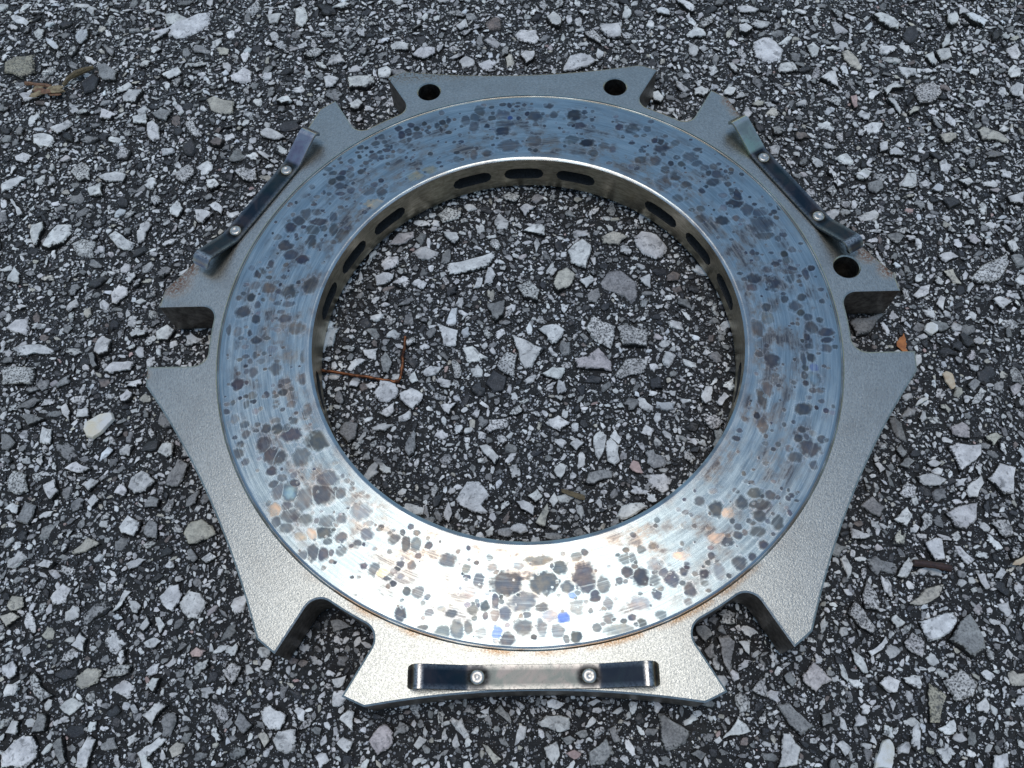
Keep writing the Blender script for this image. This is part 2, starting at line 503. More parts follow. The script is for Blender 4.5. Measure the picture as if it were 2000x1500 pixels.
SPOTS = """
d-411,877,133,122 d-402,847,113,218 d-377,864,132,110 d-373,849,94,97 d-345,871,113,98 d-343,839,188,157 d-373,823,94,96 d-270,877,104,135 
d-249,892,123,123 d-227,898,95,123 d-256,868,66,86 d-309,858,75,73 d-302,850,85,61 d-499,814,141,108 d-551,800,113,96 d-530,796,75,84 d-493,796,94,48 
d-562,778,84,48 d-454,799,112,84 d-439,795,56,96 d-456,780,131,95 d-512,777,103,71 d-504,755,168,142 d-480,772,103,83 d-476,753,93,71 d-529,762,56,71 
d-515,737,84,71 b-398,818,131,108 b-404,770,149,119 b-435,750,93,94 b-531,727,111,106 d-628,757,84,95 d-666,710,139,93 d-678,687,65,58 
d-612,690,120,128 d-620,667,166,115 d-649,654,129,138 d-623,631,165,114 d-582,609,128,136 d-721,635,92,103 d-678,606,64,102 d-660,598,82,79 
d-618,596,182,79 d-731,601,55,57 b-583,741,112,118 b-586,678,148,139 b-584,703,111,93 b-547,689,129,93 b-501,625,128,114 b-522,611,110,102 
b-459,614,91,91 d-736,515,162,220 d-702,523,163,133 d-762,491,216,175 d-787,467,179,196 d-695,479,251,174 d-710,452,232,216 d-673,451,107,130 
d-639,498,126,175 d-637,441,143,237 d-715,403,160,255 d-802,389,230,191 d-781,351,229,189 d-743,327,210,167 d-847,319,105,146 d-876,284,157,185 
d-767,424,71,129 b-608,417,231,235 b-517,604,219,203 b-473,593,182,203 s-353,651,257,206 s-298,674,257,162 s-500,542,289,200 d-110,937,171,224 
d-128,904,190,197 d-134,867,170,293 d-66,898,132,123 d-26,910,246,222 d-23,865,282,171 d-30,836,244,218 d-163,892,170,197 d-23,960,114,75 
d2,952,76,125 d35,962,95,50 d30,947,95,50 d57,952,76,75 d92,892,226,222 d65,907,95,99 d147,937,152,125 d161,893,132,148 d122,902,76,74 
d234,887,226,246 d277,898,75,74 d251,833,187,146 d217,769,259,167 d271,752,240,166 d395,813,130,145 d439,800,241,193 d479,767,92,72 d514,738,129,119 
d534,722,146,213 u-2,895,95,99 b78,776,223,214 b288,701,165,140 b454,658,218,139 b330,732,147,142 b-141,731,111,211 b-91,734,166,141 b-203,715,129,140 
b-12,762,371,213 d534,710,219,235 d631,652,235,209 d594,625,108,115 d648,623,162,138 d672,600,144,137 d684,578,107,114 d710,569,197,159 d744,580,72,68 
d694,537,213,157 d742,524,106,112 d751,496,106,111 d763,471,158,287 d752,439,245,175 d789,409,192,217 d828,393,243,173 d825,348,328,340 
d827,297,257,126 d869,281,102,105 d906,413,139,153 d877,393,87,87 d698,372,225,171 d752,235,51,62 d774,233,85,103 d810,163,134,121 d758,131,200,179 
d819,108,199,238 d887,157,167,121 d878,121,150,140 d879,194,118,122 d931,135,100,180 d877,218,118,123 b517,545,250,247 b504,649,181,185 
b565,575,161,181 b555,475,177,154 b621,384,174,150 b534,605,144,137 b596,532,178,134 d873,16,196,193 d899,47,132,136 d884,-8,114,153 d903,-26,146,114 
d940,-41,97,95 d909,-66,161,188 d949,-86,209,131 d945,-114,176,93 d938,-143,159,129 d885,-98,80,112 d887,-131,112,92 d761,-171,191,217 
d859,-173,79,218 d882,-171,127,164 d857,-205,95,108 d850,-231,94,125 d849,-258,94,88 d848,-307,93,70 d822,-344,231,171 d863,-342,62,69 d883,-323,93,69 
d802,-409,122,101 d787,-437,121,116 d812,-436,76,116 d814,-469,272,246 d766,-495,180,146 d724,-452,76,82 d989,48,82,137 d990,7,65,77 d992,-12,65,96 
l776,-22,179,209 u883,-207,126,126 t877,-246,188,230 b880,151,201,121 b703,-299,140,311 b749,98,166,138 b736,-55,194,262 b727,-271,156,210 
b689,-388,138,202 d584,-622,162,170 d632,-632,265,139 d625,-667,175,137 d626,-597,207,141 d669,-607,133,125 d674,-690,160,197 d647,-685,73,76 
d612,-711,188,135 d560,-694,102,90 d521,-733,159,148 d623,-752,129,133 d585,-784,100,117 d545,-800,185,174 d441,-822,114,129 d386,-811,100,101 
d349,-829,171,199 d330,-810,129,115 d301,-834,142,170 d264,-819,214,228 d229,-803,157,143 d224,-764,159,131 d274,-741,116,103 d247,-763,101,131 
d302,-868,127,140 d307,-927,140,124 d227,-926,98,82 d250,-944,125,123 d127,-948,112,109 d131,-861,142,154 d508,-635,191,230 d396,-862,155,169 
d719,-619,74,78 d746,-606,59,63 d690,-616,74,62 d714,-664,73,92 d158,-833,171,226 l485,-817,142,201 l309,-787,201,159 l251,-890,253,181 
l188,-956,362,162 b163,-926,168,150 d-486,-746,161,174 d-410,-737,102,102 d-448,-772,102,86 d-362,-818,158,170 d-393,-813,101,128 d-411,-874,142,222 
d-331,-876,128,97 d-269,-883,142,97 d-276,-734,233,175 d-366,-681,148,179 d-395,-679,133,179 d-328,-686,118,104 d-112,-812,402,326 d-69,-863,369,251 
d-8,-816,401,283 d-209,-873,170,153 d-178,-870,128,139 d-146,-858,100,223 d-122,-893,156,179 d-176,-895,85,110 d-19,-883,198,111 d-63,-901,141,83 
d-296,-931,197,163 d-256,-931,183,244 d-225,-925,113,190 d-120,-964,209,188 d-74,-935,224,217 d-23,-938,140,217 d21,-949,168,162 d69,-968,139,161 
d41,-972,83,121 d41,-776,187,202 d56,-832,200,156 d107,-812,286,397 d-191,-798,144,200 d-349,-916,169,68 b-150,-894,141,138 b-189,-941,154,149 
b77,-887,198,208 b-21,-752,348,116 b90,-748,145,117 b-225,-761,131,130 b-149,-766,145,116 u-147,-946,140,176 u38,-915,169,151 u69,-855,114,84 
l-216,-825,172,141 l2,-907,197,151 d-775,-493,153,239 d-692,-523,274,346 d-745,-540,152,126 d-734,-572,272,186 d-774,-587,136,154 d-746,-608,180,138 
d-689,-586,196,154 d-655,-592,75,77 d-625,-598,225,199 d-633,-626,239,167 d-622,-657,134,90 d-662,-686,178,208 d-691,-690,163,119 d-634,-692,148,193 
d-609,-689,74,89 d-581,-684,148,134 d-642,-512,366,284 d-587,-512,152,158 d-508,-642,164,181 d-428,-661,148,135 t-738,-501,230,270 s-669,-631,179,152 
s-695,-637,209,121 s-782,-550,182,187 s384,-766,201,117 s535,-650,176,153 s493,-722,261,119 s-464,-756,204,116 l-523,-572,271,232 d-905,188,120,160 
d-883,160,103,139 d-927,136,222,197 d-884,104,119,156 d-881,281,192,165 d-932,208,86,81 d-778,202,224,220 d-702,222,259,262 d-815,161,103,79 
d-779,154,188,99 d-788,100,186,136 d-804,127,119,78 d-927,38,84,76 d-900,53,67,115 d-970,70,68,173 d-877,-29,83,131 d-848,-24,83,75 d-891,-50,83,93 
d-899,-86,82,92 d-878,-88,132,165 d-925,-130,180,181 d-896,-125,65,72 d-720,-47,99,222 d-807,-83,181,201 d-770,-129,131,90 d-830,-172,97,107 
d-777,-168,130,107 d-891,-201,97,141 d-934,-193,65,89 d-951,-223,113,88 d-822,-288,127,137 d-789,-292,159,154 d-761,-292,111,137 d-738,-268,127,103 
d-745,-314,285,203 d-886,-303,127,136 d-918,-311,79,68 d-906,-367,173,167 d-828,-343,189,235 d-803,-375,204,232 d-777,-387,187,198 d-708,-391,234,264 
d-659,-340,362,285 d-799,-429,140,131 d-765,-453,154,97 d-787,-469,139,129 d-727,-473,138,128 d-627,-466,308,225 b-893,235,173,142 b-849,223,225,162 
b-799,-206,97,141 b-749,-212,129,105 b-745,60,235,192 b-720,-127,130,180 b-699,-235,144,209 l-939,62,135,154 l-760,-42,232,278 """
# ------------------------------------------------------------------ materials
def stone_material():
    k = NT("aggregate_stone")
    p = k.pos()
    tint = k.attr("tint"); mott = k.attr("tint", 3); rim = k.attr("rim", 2)
    big = k.noise(p, 26, 3)
    fine = k.noise(p, 150, 4, 0.65)
    grain = k.noise(p, 420, 2, 0.6)
    c = k.mix(k.ramp(big, 0.35, 0.68), k.mix(1.0, tint, (0.76, 0.76, 0.77), 'MULTIPLY'), k.mix(1.0, tint, (1.15, 1.15, 1.15), 'MULTIPLY'))
    dark = k.m('MULTIPLY', k.ramp(fine, 0.44, 0.62), mott)
    c = k.mix(dark, c, (0.035, 0.034, 0.033))
    light = k.m('MULTIPLY', k.ramp(grain, 0.60, 0.75), 0.35)
    c = k.mix(light, c, (0.62, 0.63, 0.65))
    # grey tongues inside the chert
    vein = k.noise(p, 48, 4, 0.6, 0.6)
    c = k.mix(k.m('MULTIPLY', k.ramp(vein, 0.53, 0.68), 0.65), c, (0.10, 0.098, 0.10))
    # bitumen film creeping over the rims
    tn = k.noise(p, 75, 5, 0.62)
    tar = k.ramp(k.m('ADD', k.m('MULTIPLY', rim, 0.55), k.m('ADD', k.m('MULTIPLY', tn, 0.85), k.m('MULTIPLY', fine, 0.35))), 0.92, 1.10)
    c = k.mix(tar, c, (0.012, 0.0115, 0.011))
    h = k.m('ADD', k.m('MULTIPLY', fine, 0.6), k.m('MULTIPLY', big, 0.8))
    return k.out(Base_Color=c, Roughness=k.ramp(fine, 0.3, 0.7, 0.38, 0.72), Normal=k.bump(h, 0.45, 0.0006), Specular_IOR_Level=0.45)

def asphalt_material():
    k = NT("asphalt_binder")
    p = k.pos()
    a = k.noise(p, 60, 5, 0.65)
    b = k.noise(p, 7, 3)
    c = k.mix(k.ramp(a, 0.35, 0.7), (0.0045, 0.0043, 0.004), (0.015, 0.0142, 0.0135))
    c = k.mix(k.m('MULTIPLY', k.ramp(b, 0.5, 0.75), 0.5), c, (0.024, 0.021, 0.017))
    vor = k.t.nodes.new("ShaderNodeTexVoronoi")
    k.t.links.new(p, vor.inputs["Vector"]); vor.inputs["Scale"].default_value = 210
    cell = k.n("ShaderNodeSeparateColor", ins={0: vor.outputs["Color"]})
    speck = k.m('MULTIPLY', k.ramp(vor.outputs["Distance"], 0.34, 0.22), k.ramp(cell, 0.62, 0.66))
    c = k.mix(speck, c, k.mix(cell, (0.05, 0.05, 0.05), (0.42, 0.42, 0.43)))
    vor2 = k.t.nodes.new("ShaderNodeTexVoronoi")
    k.t.links.new(p, vor2.inputs["Vector"]); vor2.inputs["Scale"].default_value = 95
    cell2 = k.n("ShaderNodeSeparateColor", ins={0: vor2.outputs["Color"]})
    speck2 = k.m('MULTIPLY', k.ramp(vor2.outputs["Distance"], 0.42, 0.33), k.ramp(cell2, 0.70, 0.72))
    c = k.mix(speck2, c, k.mix(cell2, (0.0, 0.0, 0.0), (0.33, 0.33, 0.34)))
    h = k.m('ADD', k.m('MULTIPLY', a, 1.0), k.m('ADD', k.m('MULTIPLY', speck, 0.5), k.m('MULTIPLY', speck2, 0.7)))
    return k.out(Base_Color=c, Roughness=k.ramp(a, 0.3, 0.7, 0.5, 0.85), Normal=k.bump(h, 0.8, 0.0012))

def band_material():
    k = NT("worn_friction_steel")
    p, x, y, z, r, cs, sn = k.polar()
    st1 = k.noise(k.comb(k.m('MULTIPLY', r, 150), k.m('MULTIPLY', cs, 3.2), k.m('MULTIPLY', sn, 3.2)), 1.0, 4, 0.6)
    st2 = k.noise(k.comb(k.m('MULTIPLY', r, 46), k.m('MULTIPLY', cs, 6.5), k.m('MULTIPLY', sn, 6.5)), 1.0, 4, 0.6)
    st3 = k.noise(k.comb(k.m('MULTIPLY', r, 420), k.m('MULTIPLY', cs, 11), k.m('MULTIPLY', sn, 11)), 1.0, 2, 0.5)
    pat = k.noise(p, 7.5, 4, 0.6)
    pat2 = k.noise(k.comb(k.m('MULTIPLY', r, 26), k.m('MULTIPLY', cs, 12), k.m('MULTIPLY', sn, 12)), 1.0, 4, 0.65)
    streak = k.m('ADD', k.m('MULTIPLY', st1, 0.5), k.m('ADD', k.m('MULTIPLY', st2, 0.35), k.m('MULTIPLY', st3, 0.3)))
    c = k.mix(k.ramp(streak, 0.38, 0.78), (0.24, 0.30, 0.32), (0.44, 0.515, 0.53))
    # straw and brown temper patches, stronger towards the bore
    inner = k.ramp(r, 0.98, 0.76, 0.25, 1.0)
    straw = k.m('MULTIPLY', k.m('MULTIPLY', k.ramp(pat, 0.40, 0.60), k.ramp(pat2, 0.36, 0.58)), inner)
    c = k.mix(k.m('MULTIPLY', straw, 0.85), c, (0.33, 0.265, 0.21))
    smear = k.m('MULTIPLY', k.m('MULTIPLY', k.ramp(pat2, 0.48, 0.62), k.ramp(st1, 0.38, 0.56)), k.ramp(pat, 0.40, 0.56))
    smear = k.m('MULTIPLY', smear, k.ramp(r, 0.985, 0.93))
    c = k.mix(k.m('MULTIPLY', smear, 0.85), c, (0.10, 0.095, 0.10))
    # heat spots baked on the mesh, broken by the sliding marks
    stc = k.attr("stain"); sta = k.attr("stain", 3)
    wear = k.m('MULTIPLY', sta, k.ramp(k.m('SUBTRACT', streak, k.m('MULTIPLY', sta, 0.30)), 0.56, 0.34, 0.42, 1.0))
    hue = k.noise(p, 30, 3, 0.6)
    stv = k.mix(k.ramp(hue, 0.38, 0.66), k.mix(1.0, stc, (0.72, 0.80, 0.95), 'MULTIPLY'), k.mix(1.0, stc, (1.35, 1.18, 1.05), 'MULTIPLY'))
    c = k.mix(wear, c, stv)
    # clean lip at the bore and at the outer shoulder
    lip = k.m('MAXIMUM', k.ramp(r, 0.727, 0.716), k.ramp(r, 0.982, 0.99))
    c = k.mix(k.m('MULTIPLY', lip, 0.5), c, (0.40, 0.43, 0.43))
    groove = k.m('MULTIPLY', k.ramp(r, 0.989, 0.9935), k.ramp(r, 1.0, 0.998))
    c = k.mix(k.m('MULTIPLY', groove, k.ramp(pat, 0.3, 0.6, 0.35, 0.9)), c, (0.16, 0.145, 0.12))
    rust = k.m('MULTIPLY', k.m('MULTIPLY', k.ramp(r, 0.990, 0.997), k.ramp(y, -0.55, -0.85)), k.ramp(pat, 0.35, 0.6))
    c = k.mix(k.m('MULTIPLY', rust, 0.85), c, (0.18, 0.085, 0.03))
    ro = k.m('ADD', k.ramp(st2, 0.3, 0.7, 0.20, 0.27), k.m('MULTIPLY', wear, 0.10))
    h = k.m('ADD', k.m('MULTIPLY', st3, 0.5), k.m('ADD', k.m('MULTIPLY', st1, 0.6), k.m('MULTIPLY', pat, 1.6)))
    h = k.m('SUBTRACT', h, k.m('MULTIPLY', sta, 0.25))
    tan = k.n("ShaderNodeTangent", direction_type='RADIAL', axis='Z')
    return k.out(Base_Color=c, Metallic=1.0, Roughness=ro, Anisotropic=0.25, Tangent=tan, Normal=k.bump(h, 0.16, 0.0004))

def rust_mask(k, p, spots, n):
    tot = None
    for (cx, cy, rad) in spots:
        d = k.vm('DISTANCE', p, (cx, cy, 0.0), out=1)
        mk = k.ramp(d, rad, rad * 0.25)
        tot = mk if tot is None else k.m('MAXIMUM', tot, mk)
    return k.m('MULTIPLY', tot, n)

def body_material():
    k = NT("ground_cast_iron")
    p, x, y, z, r, cs, sn = k.polar()
    g1 = k.noise(k.comb(k.m('MULTIPLY', r, 330), k.m('MULTIPLY', cs, 120), k.m('MULTIPLY', sn, 120)), 1.0, 3, 0.6)
    g2 = k.noise(p, 190, 3, 0.6)
    g3 = k.noise(p, 9, 4, 0.55)
    g4 = k.noise(p, 330, 2, 0.5)
    c = k.mix(k.ramp(g1, 0.32, 0.68), (0.29, 0.30, 0.285), (0.43, 0.44, 0.415))
    c = k.mix(k.m('MULTIPLY', k.ramp(g2, 0.55, 0.72), 0.40), c, (0.19, 0.195, 0.185))
    c = k.mix(k.m('MULTIPLY', k.ramp(g4, 0.62, 0.74), 0.5), c, (0.10, 0.096, 0.082))
    c = k.mix(k.m('MULTIPLY', k.ramp(g3, 0.45, 0.72), 0.30), c, (0.25, 0.245, 0.225))
    sc = k.noise(k.comb(k.m('MULTIPLY', r, 520), k.m('MULTIPLY', cs, 5), k.m('MULTIPLY', sn, 5)), 1.0, 2, 0.5)
    c = k.mix(k.m('MULTIPLY', k.ramp(sc, 0.60, 0.70), 0.35), c, (0.52, 0.53, 0.51))
    rn = k.noise(p, 110, 4, 0.7)
    # rust blooms near the outer edge
    spots = [(-1.17, 0.27, 0.085), (-1.13, 0.32, 0.06), (0.845, 0.86, 0.06), (0.82, 0.90, 0.05), (1.15, 0.20, 0.06), (1.20, 0.13, 0.05), (-1.228, -0.075, 0.03)]
    rm = rust_mask(k, p, spots, k.ramp(rn, 0.38, 0.56))
    c = k.mix(k.m('MULTIPLY', rm, 0.95), c, (0.13, 0.055, 0.028))
    # dark pitting along the far edge
    far = k.m('MULTIPLY', k.ramp(y, 1.075, 1.13), k.ramp(rn, 0.46, 0.58))
    c = k.mix(k.m('MULTIPLY', far, 0.7), c, (0.06, 0.045, 0.035))
    ring = k.m('MULTIPLY', k.m('MULTIPLY', k.ramp(r, 1.020, 1.002), k.ramp(y, -0.70, -0.92)), k.ramp(g3, 0.36, 0.6))
    c = k.mix(k.m('MULTIPLY', ring, k.ramp(g2, 0.3, 0.6, 0.3, 0.8)), c, (0.24, 0.13, 0.045))
    h = k.m('ADD', k.m('MULTIPLY', g1, 0.6), k.m('ADD', k.m('MULTIPLY', g2, 0.8), k.m('MULTIPLY', rm, 0.7)))
    ro = k.m('ADD', k.ramp(g2, 0.3, 0.7, 0.27, 0.35), k.m('MULTIPLY', k.m('MAXIMUM', rm, far), 0.3))
    me = k.m('SUBTRACT', 1.0, k.m('MULTIPLY', rm, 0.8))
    return k.out(Base_Color=c, Metallic=me, Roughness=ro, Normal=k.bump(h, 0.22, 0.0005))

def wall_material():
    k = NT("turned_bore_iron")
    p, x, y, z, r, cs, sn = k.polar()
    n1 = k.noise(k.comb(k.m('MULTIPLY', z, 120), k.m('MULTIPLY', cs, 20), k.m('MULTIPLY', sn, 20)), 1.0, 4, 0.6)
    n2 = k.noise(p, 120, 3, 0.6)
    n3 = k.noise(k.comb(k.m('MULTIPLY', z, 1.5), k.m('MULTIPLY', cs, 9), k.m('MULTIPLY', sn, 9)), 1.0, 3, 0.5)
    c = k.mix(k.ramp(n1, 0.3, 0.7), (0.34, 0.305, 0.23), (0.56, 0.51, 0.40))
    c = k.mix(k.m('MULTIPLY', k.ramp(n2, 0.52, 0.7), 0.45), c, (0.22, 0.195, 0.145))
    ro = k.ramp(n3, 0.3, 0.7, 0.30, 0.5)
    h = k.m('ADD', k.m('MULTIPLY', n1, 0.8), k.m('MULTIPLY', n2, 0.5))
    return k.out(Base_Color=c, Metallic=1.0, Roughness=ro, Normal=k.bump(h, 0.15, 0.0004))

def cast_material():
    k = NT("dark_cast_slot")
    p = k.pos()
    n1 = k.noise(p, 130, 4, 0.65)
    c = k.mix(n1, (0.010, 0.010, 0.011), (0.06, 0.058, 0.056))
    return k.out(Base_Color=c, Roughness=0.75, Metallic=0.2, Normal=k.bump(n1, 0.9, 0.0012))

def strap_material():
    k = NT("blued_spring_steel")
    p = k.pos()
    n1 = k.noise(p, 16, 4, 0.55, 0.8)
    n2 = k.noise(p, 160, 3, 0.6)
    n3 = k.noise(p, 5, 3, 0.5)
    c = k.mix(k.ramp(n1, 0.35, 0.65), (0.030, 0.042, 0.052), (0.060, 0.054, 0.060))
    c = k.mix(k.m('MULTIPLY', k.ramp(n3, 0.5, 0.7), 0.5), c, (0.035, 0.06, 0.056))
    tc = k.attr("painted_sheen"); ta = k.attr("painted_sheen", 3)  # reflected sky painted as colour along parts of the strap
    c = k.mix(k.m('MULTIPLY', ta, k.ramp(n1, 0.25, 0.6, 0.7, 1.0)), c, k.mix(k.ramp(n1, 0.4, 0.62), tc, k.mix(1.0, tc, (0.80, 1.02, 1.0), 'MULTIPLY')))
    grime = None
    for ad in (-93, 147, 27):
        for sg in (-1, 1):
            a_ = R(ad)
            q = (math.cos(a_) * 1.0655 - math.sin(a_) * sg * 0.149, math.sin(a_) * 1.0655 + math.cos(a_) * sg * 0.149, 0.01)
            d_ = k.ramp(k.vm('DISTANCE', p, q, out=1), 0.040, 0.021)
            grime = d_ if grime is None else k.m('MAXIMUM', grime, d_)
    c = k.mix(k.m('MULTIPLY', grime, k.ramp(n2, 0.30, 0.62, 0.35, 0.95)), c, (0.012, 0.011, 0.010))
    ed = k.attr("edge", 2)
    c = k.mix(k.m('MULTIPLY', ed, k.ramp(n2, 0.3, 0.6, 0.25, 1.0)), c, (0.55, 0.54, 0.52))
    c = k.mix(k.m('MULTIPLY', k.ramp(n2, 0.62, 0.72), 0.35), c, (0.03, 0.03, 0.03))
    return k.out(Base_Color=c, Metallic=1.0, Roughness=k.m('ADD', k.ramp(n1, 0.3, 0.7, 0.20, 0.32), k.m('MULTIPLY', grime, 0.25)), Normal=k.bump(n2, 0.10, 0.0003))

def simple(name, col, rough=0.5, metal=0.0, n=90, col2=None, amt=0.5, bump=0.2):
    k = NT(name)
    p = k.pos()
    a = k.noise(p, n, 4, 0.6)
    c = k.mix(k.ramp(a, 0.35, 0.68), col, col2 or tuple(v * amt for v in col))
    return k.out(Base_Color=c, Roughness=rough, Metallic=metal, Normal=k.bump(a, bump, 0.0005))

M_STONE = stone_material()
M_ASPH = asphalt_material()
M_BAND = band_material()
M_BODY = body_material()
def edge_material():
    k = NT("sawn_iron_edge")
    p = k.pos()
    a = k.noise(p, 55, 4, 0.6); b = k.noise(p, 230, 2, 0.5)
    c = k.mix(k.ramp(a, 0.3, 0.7), (0.075, 0.066, 0.058), (0.20, 0.185, 0.165))
    c = k.mix(k.m('MULTIPLY', k.ramp(b, 0.55, 0.7), 0.5), c, (0.04, 0.034, 0.03))
    return k.out(Base_Color=c, Metallic=0.9, Roughness=0.42, Normal=k.bump(a, 0.2, 0.0006))

M_EDGE = edge_material()
M_WALL = wall_material()
M_CAST = cast_material()
M_STRAP = strap_material()
M_RIVET = simple("bare_rivet_steel", (0.55, 0.54, 0.51), 0.36, 1.0, 140, (0.33, 0.31, 0.28))
M_COPPER = simple("brown_copper", (0.30, 0.115, 0.05), 0.45, 0.8, 45, (0.05, 0.02, 0.012))
M_LEAF = simple("orange_leaf", (0.56, 0.20, 0.055), 0.6, 0, 70, (0.36, 0.12, 0.035))
M_CREAM = simple("cream_stone", (0.80, 0.70, 0.52), 0.55, 0, 14, (0.78, 0.76, 0.72))
M_FLAKE = simple("cream_flake", (0.66, 0.55, 0.40), 0.65, 0, 55, (0.52, 0.38, 0.25))
M_WHITE = simple("white_chip", (0.80, 0.79, 0.77), 0.6, 0, 40, (0.68, 0.64, 0.56))
M_TWIG = simple("red_brown_bark", (0.055, 0.022, 0.016), 0.45, 0, 120, (0.025, 0.011, 0.009))
M_BARK = simple("tan_bark", (0.17, 0.125, 0.062), 0.7, 0, 90, (0.08, 0.058, 0.03))
M_STRAW = simple("dry_straw", (0.36, 0.28, 0.16), 0.7, 0, 60, (0.16, 0.11, 0.06))
M_RUSTY = simple("rusty_leaf", (0.26, 0.13, 0.07), 0.65, 0, 60, (0.12, 0.06, 0.035))
# ------------------------------------------------------------------ asphalt ground
GZ = -0.166          # mean level of the binder; the plate's top face is z = 0
TOPZ = -0.149        # the plate rests on the stones at this level
PB = -0.148          # underside of the plate
def vnoise(X, Y, cell, seed):
    g = np.random.default_rng(seed).random((260, 260))
    u, v = X / cell + 120.3, Y / cell + 120.7
    i, j = np.floor(u).astype(int), np.floor(v).astype(int)
    fu, fv = u - i, v - j
    fu, fv = fu * fu * (3 - 2 * fu), fv * fv * (3 - 2 * fv)
    i %= 259; j %= 259
    return (g[i, j] * (1 - fu) + g[i + 1, j] * fu) * (1 - fv) + (g[i, j + 1] * (1 - fu) + g[i + 1, j + 1] * fu) * fv

def ground_h(X, Y):
    return (GZ + 0.010 * (vnoise(X, Y, 0.11, 1) - 0.5) + 0.009 * (vnoise(X, Y, 0.035, 2) - 0.5)
            + 0.006 * (vnoise(X, Y, 0.014, 3) - 0.5))

far = [60, 25, 10, 5, 3.4]
xs = np.concatenate([[-f for f in far], np.arange(-2.75, 2.7501, 0.0115), far[::-1]])
ys = np.concatenate([[-f for f in far], np.arange(-1.85, 2.4501, 0.0115), far[::-1]])
X, Y = np.meshgrid(xs, ys, indexing='ij')
Z = ground_h(X, Y)
nx, ny = len(xs), len(ys)
idx = np.arange(nx * ny).reshape(nx, ny)
quads = np.stack([idx[:-1, :-1], idx[1:, :-1], idx[1:, 1:], idx[:-1, 1:]], -1).reshape(-1, 4)
asphalt = bulk_obj("asphalt", np.stack([X, Y, Z], -1).reshape(-1, 3), quads, np.zeros((0, 3)), M_ASPH, smooth=True)
tag(asphalt, "dark worn asphalt surface with pale stones set in black binder", kind="structure")

TINT = {'w': (0.80, 0.77, 0.73, 0.15), 'g': (0.33, 0.32, 0.305, 0.4), 'm': (0.68, 0.65, 0.61, 0.95),
        'd': (0.045, 0.045, 0.048, 0.4), 'c': (0.62, 0.57, 0.47, 0.25), 'W': (0.80, 0.80, 0.79, 0.0),
        'P': (0.60, 0.42, 0.37, 0.15), 'p': (0.62, 0.55, 0.53, 0.25), 'y': (0.48, 0.43, 0.32, 0.8), 'b': (0.24, 0.19, 0.165, 0.4)}

def poly_area(P):
    x, y = P[:, 0], P[:, 1]
    return 0.5 * float(np.sum(x * np.roll(y, -1) - y * np.roll(x, -1)))

traced = []
for ln in STONES.strip().splitlines():
    t = ln.split()
    P = np.array([[float(q) for q in s.split(',')] for s in t[1:]]) / 1000.0
    if poly_area(P) < 0: P = P[::-1]
    traced.append((t[0], P, abs(poly_area(P))))
traced.sort(key=lambda q: -q[2])

def roughen(P, n):
    """resample an outline to n points with small chips in its edges"""
    P = list(P)
    while len(P) < n:
        L = [np.linalg.norm(P[(i + 1) % len(P)] - P[i]) for i in range(len(P))]
        i = int(np.argmax(L))
        a, b = P[i], P[(i + 1) % len(P)]
        d = b - a
        nrm = np.array([d[1], -d[0]])
        P.insert(i + 1, a + d * rng.uniform(0.35, 0.65) + nrm * rng.uniform(-0.09, 0.11))
    return np.array(P)

def stone_mesh(P, h, top, tilt):
    n = len(P)
    c = P.mean(0)
    size = math.sqrt(abs(poly_area(P)))
    def lvl(Q): return np.clip((Q - c) @ tilt, -0.35 * h, 0.35 * h)
    inset = rng.uniform(0.80, 0.93, n)[:, None]
    T = c + (P - c) * inset
    v0 = np.c_[c + (P - c) * 1.06, np.full(n, top - 0.036)]
    v1 = np.c_[P, top - h * rng.uniform(0.45, 0.85, n) + lvl(P)]
    v2 = np.c_[T, top - h * rng.uniform(0.02, 0.18, n) + lvl(T)]
    v3 = np.r_[c + rng.normal(0, 0.10, 2) * size, top + lvl(c[None])[0]]
    V = np.r_[v0, v1, v2, v3[None]]
    F = []
    for i in range(n):
        j = (i + 1) % n
        F += [(i, j, n + j, n + i), (n + i, n + j, 2 * n + j, 2 * n + i), (2 * n + i, 2 * n + j, 3 * n)]
    rim = np.r_[np.full(n, 1.5), np.full(n, 0.95), rng.uniform(0.2, 0.62, n), [0.0]]
    return V, F, rim

def under_plate(P):
    r = np.hypot(P[:, 0], P[:, 1])
    return bool(np.any((r > 0.66) & (r < 1.27)))

N_PARTS = 300
extra = []
for i, (kind, P, A) in enumerate(traced):
    Q = roughen(P, 10)
    low = under_plate(P)
    size = math.sqrt(A)
    h = min(0.013, 0.004 + size * 0.10)
    top = TOPZ - rng.uniform(0.0, 0.004) if low else GZ + rng.uniform(0.010, 0.022)
    V, F, rim = stone_mesh(Q, h, top, rng.normal(0, 0.10, 2))
    tn = np.array(TINT[kind])
    tn[:3] = tn[:3] * rng.uniform(0.86, 1.12) * rng.uniform(0.985, 1.015, 3)
    if i < N_PARTS:
        org = np.r_[P.mean(0), top]
        o = mesh_obj("stone", V, F, M_STONE, asphalt, org=org)
        set_color(o.data, "tint", np.tile(tn, (len(V), 1)))
        set_float(o.data, "rim", rim)
    else:
        extra.append((V, F, rim, tn))

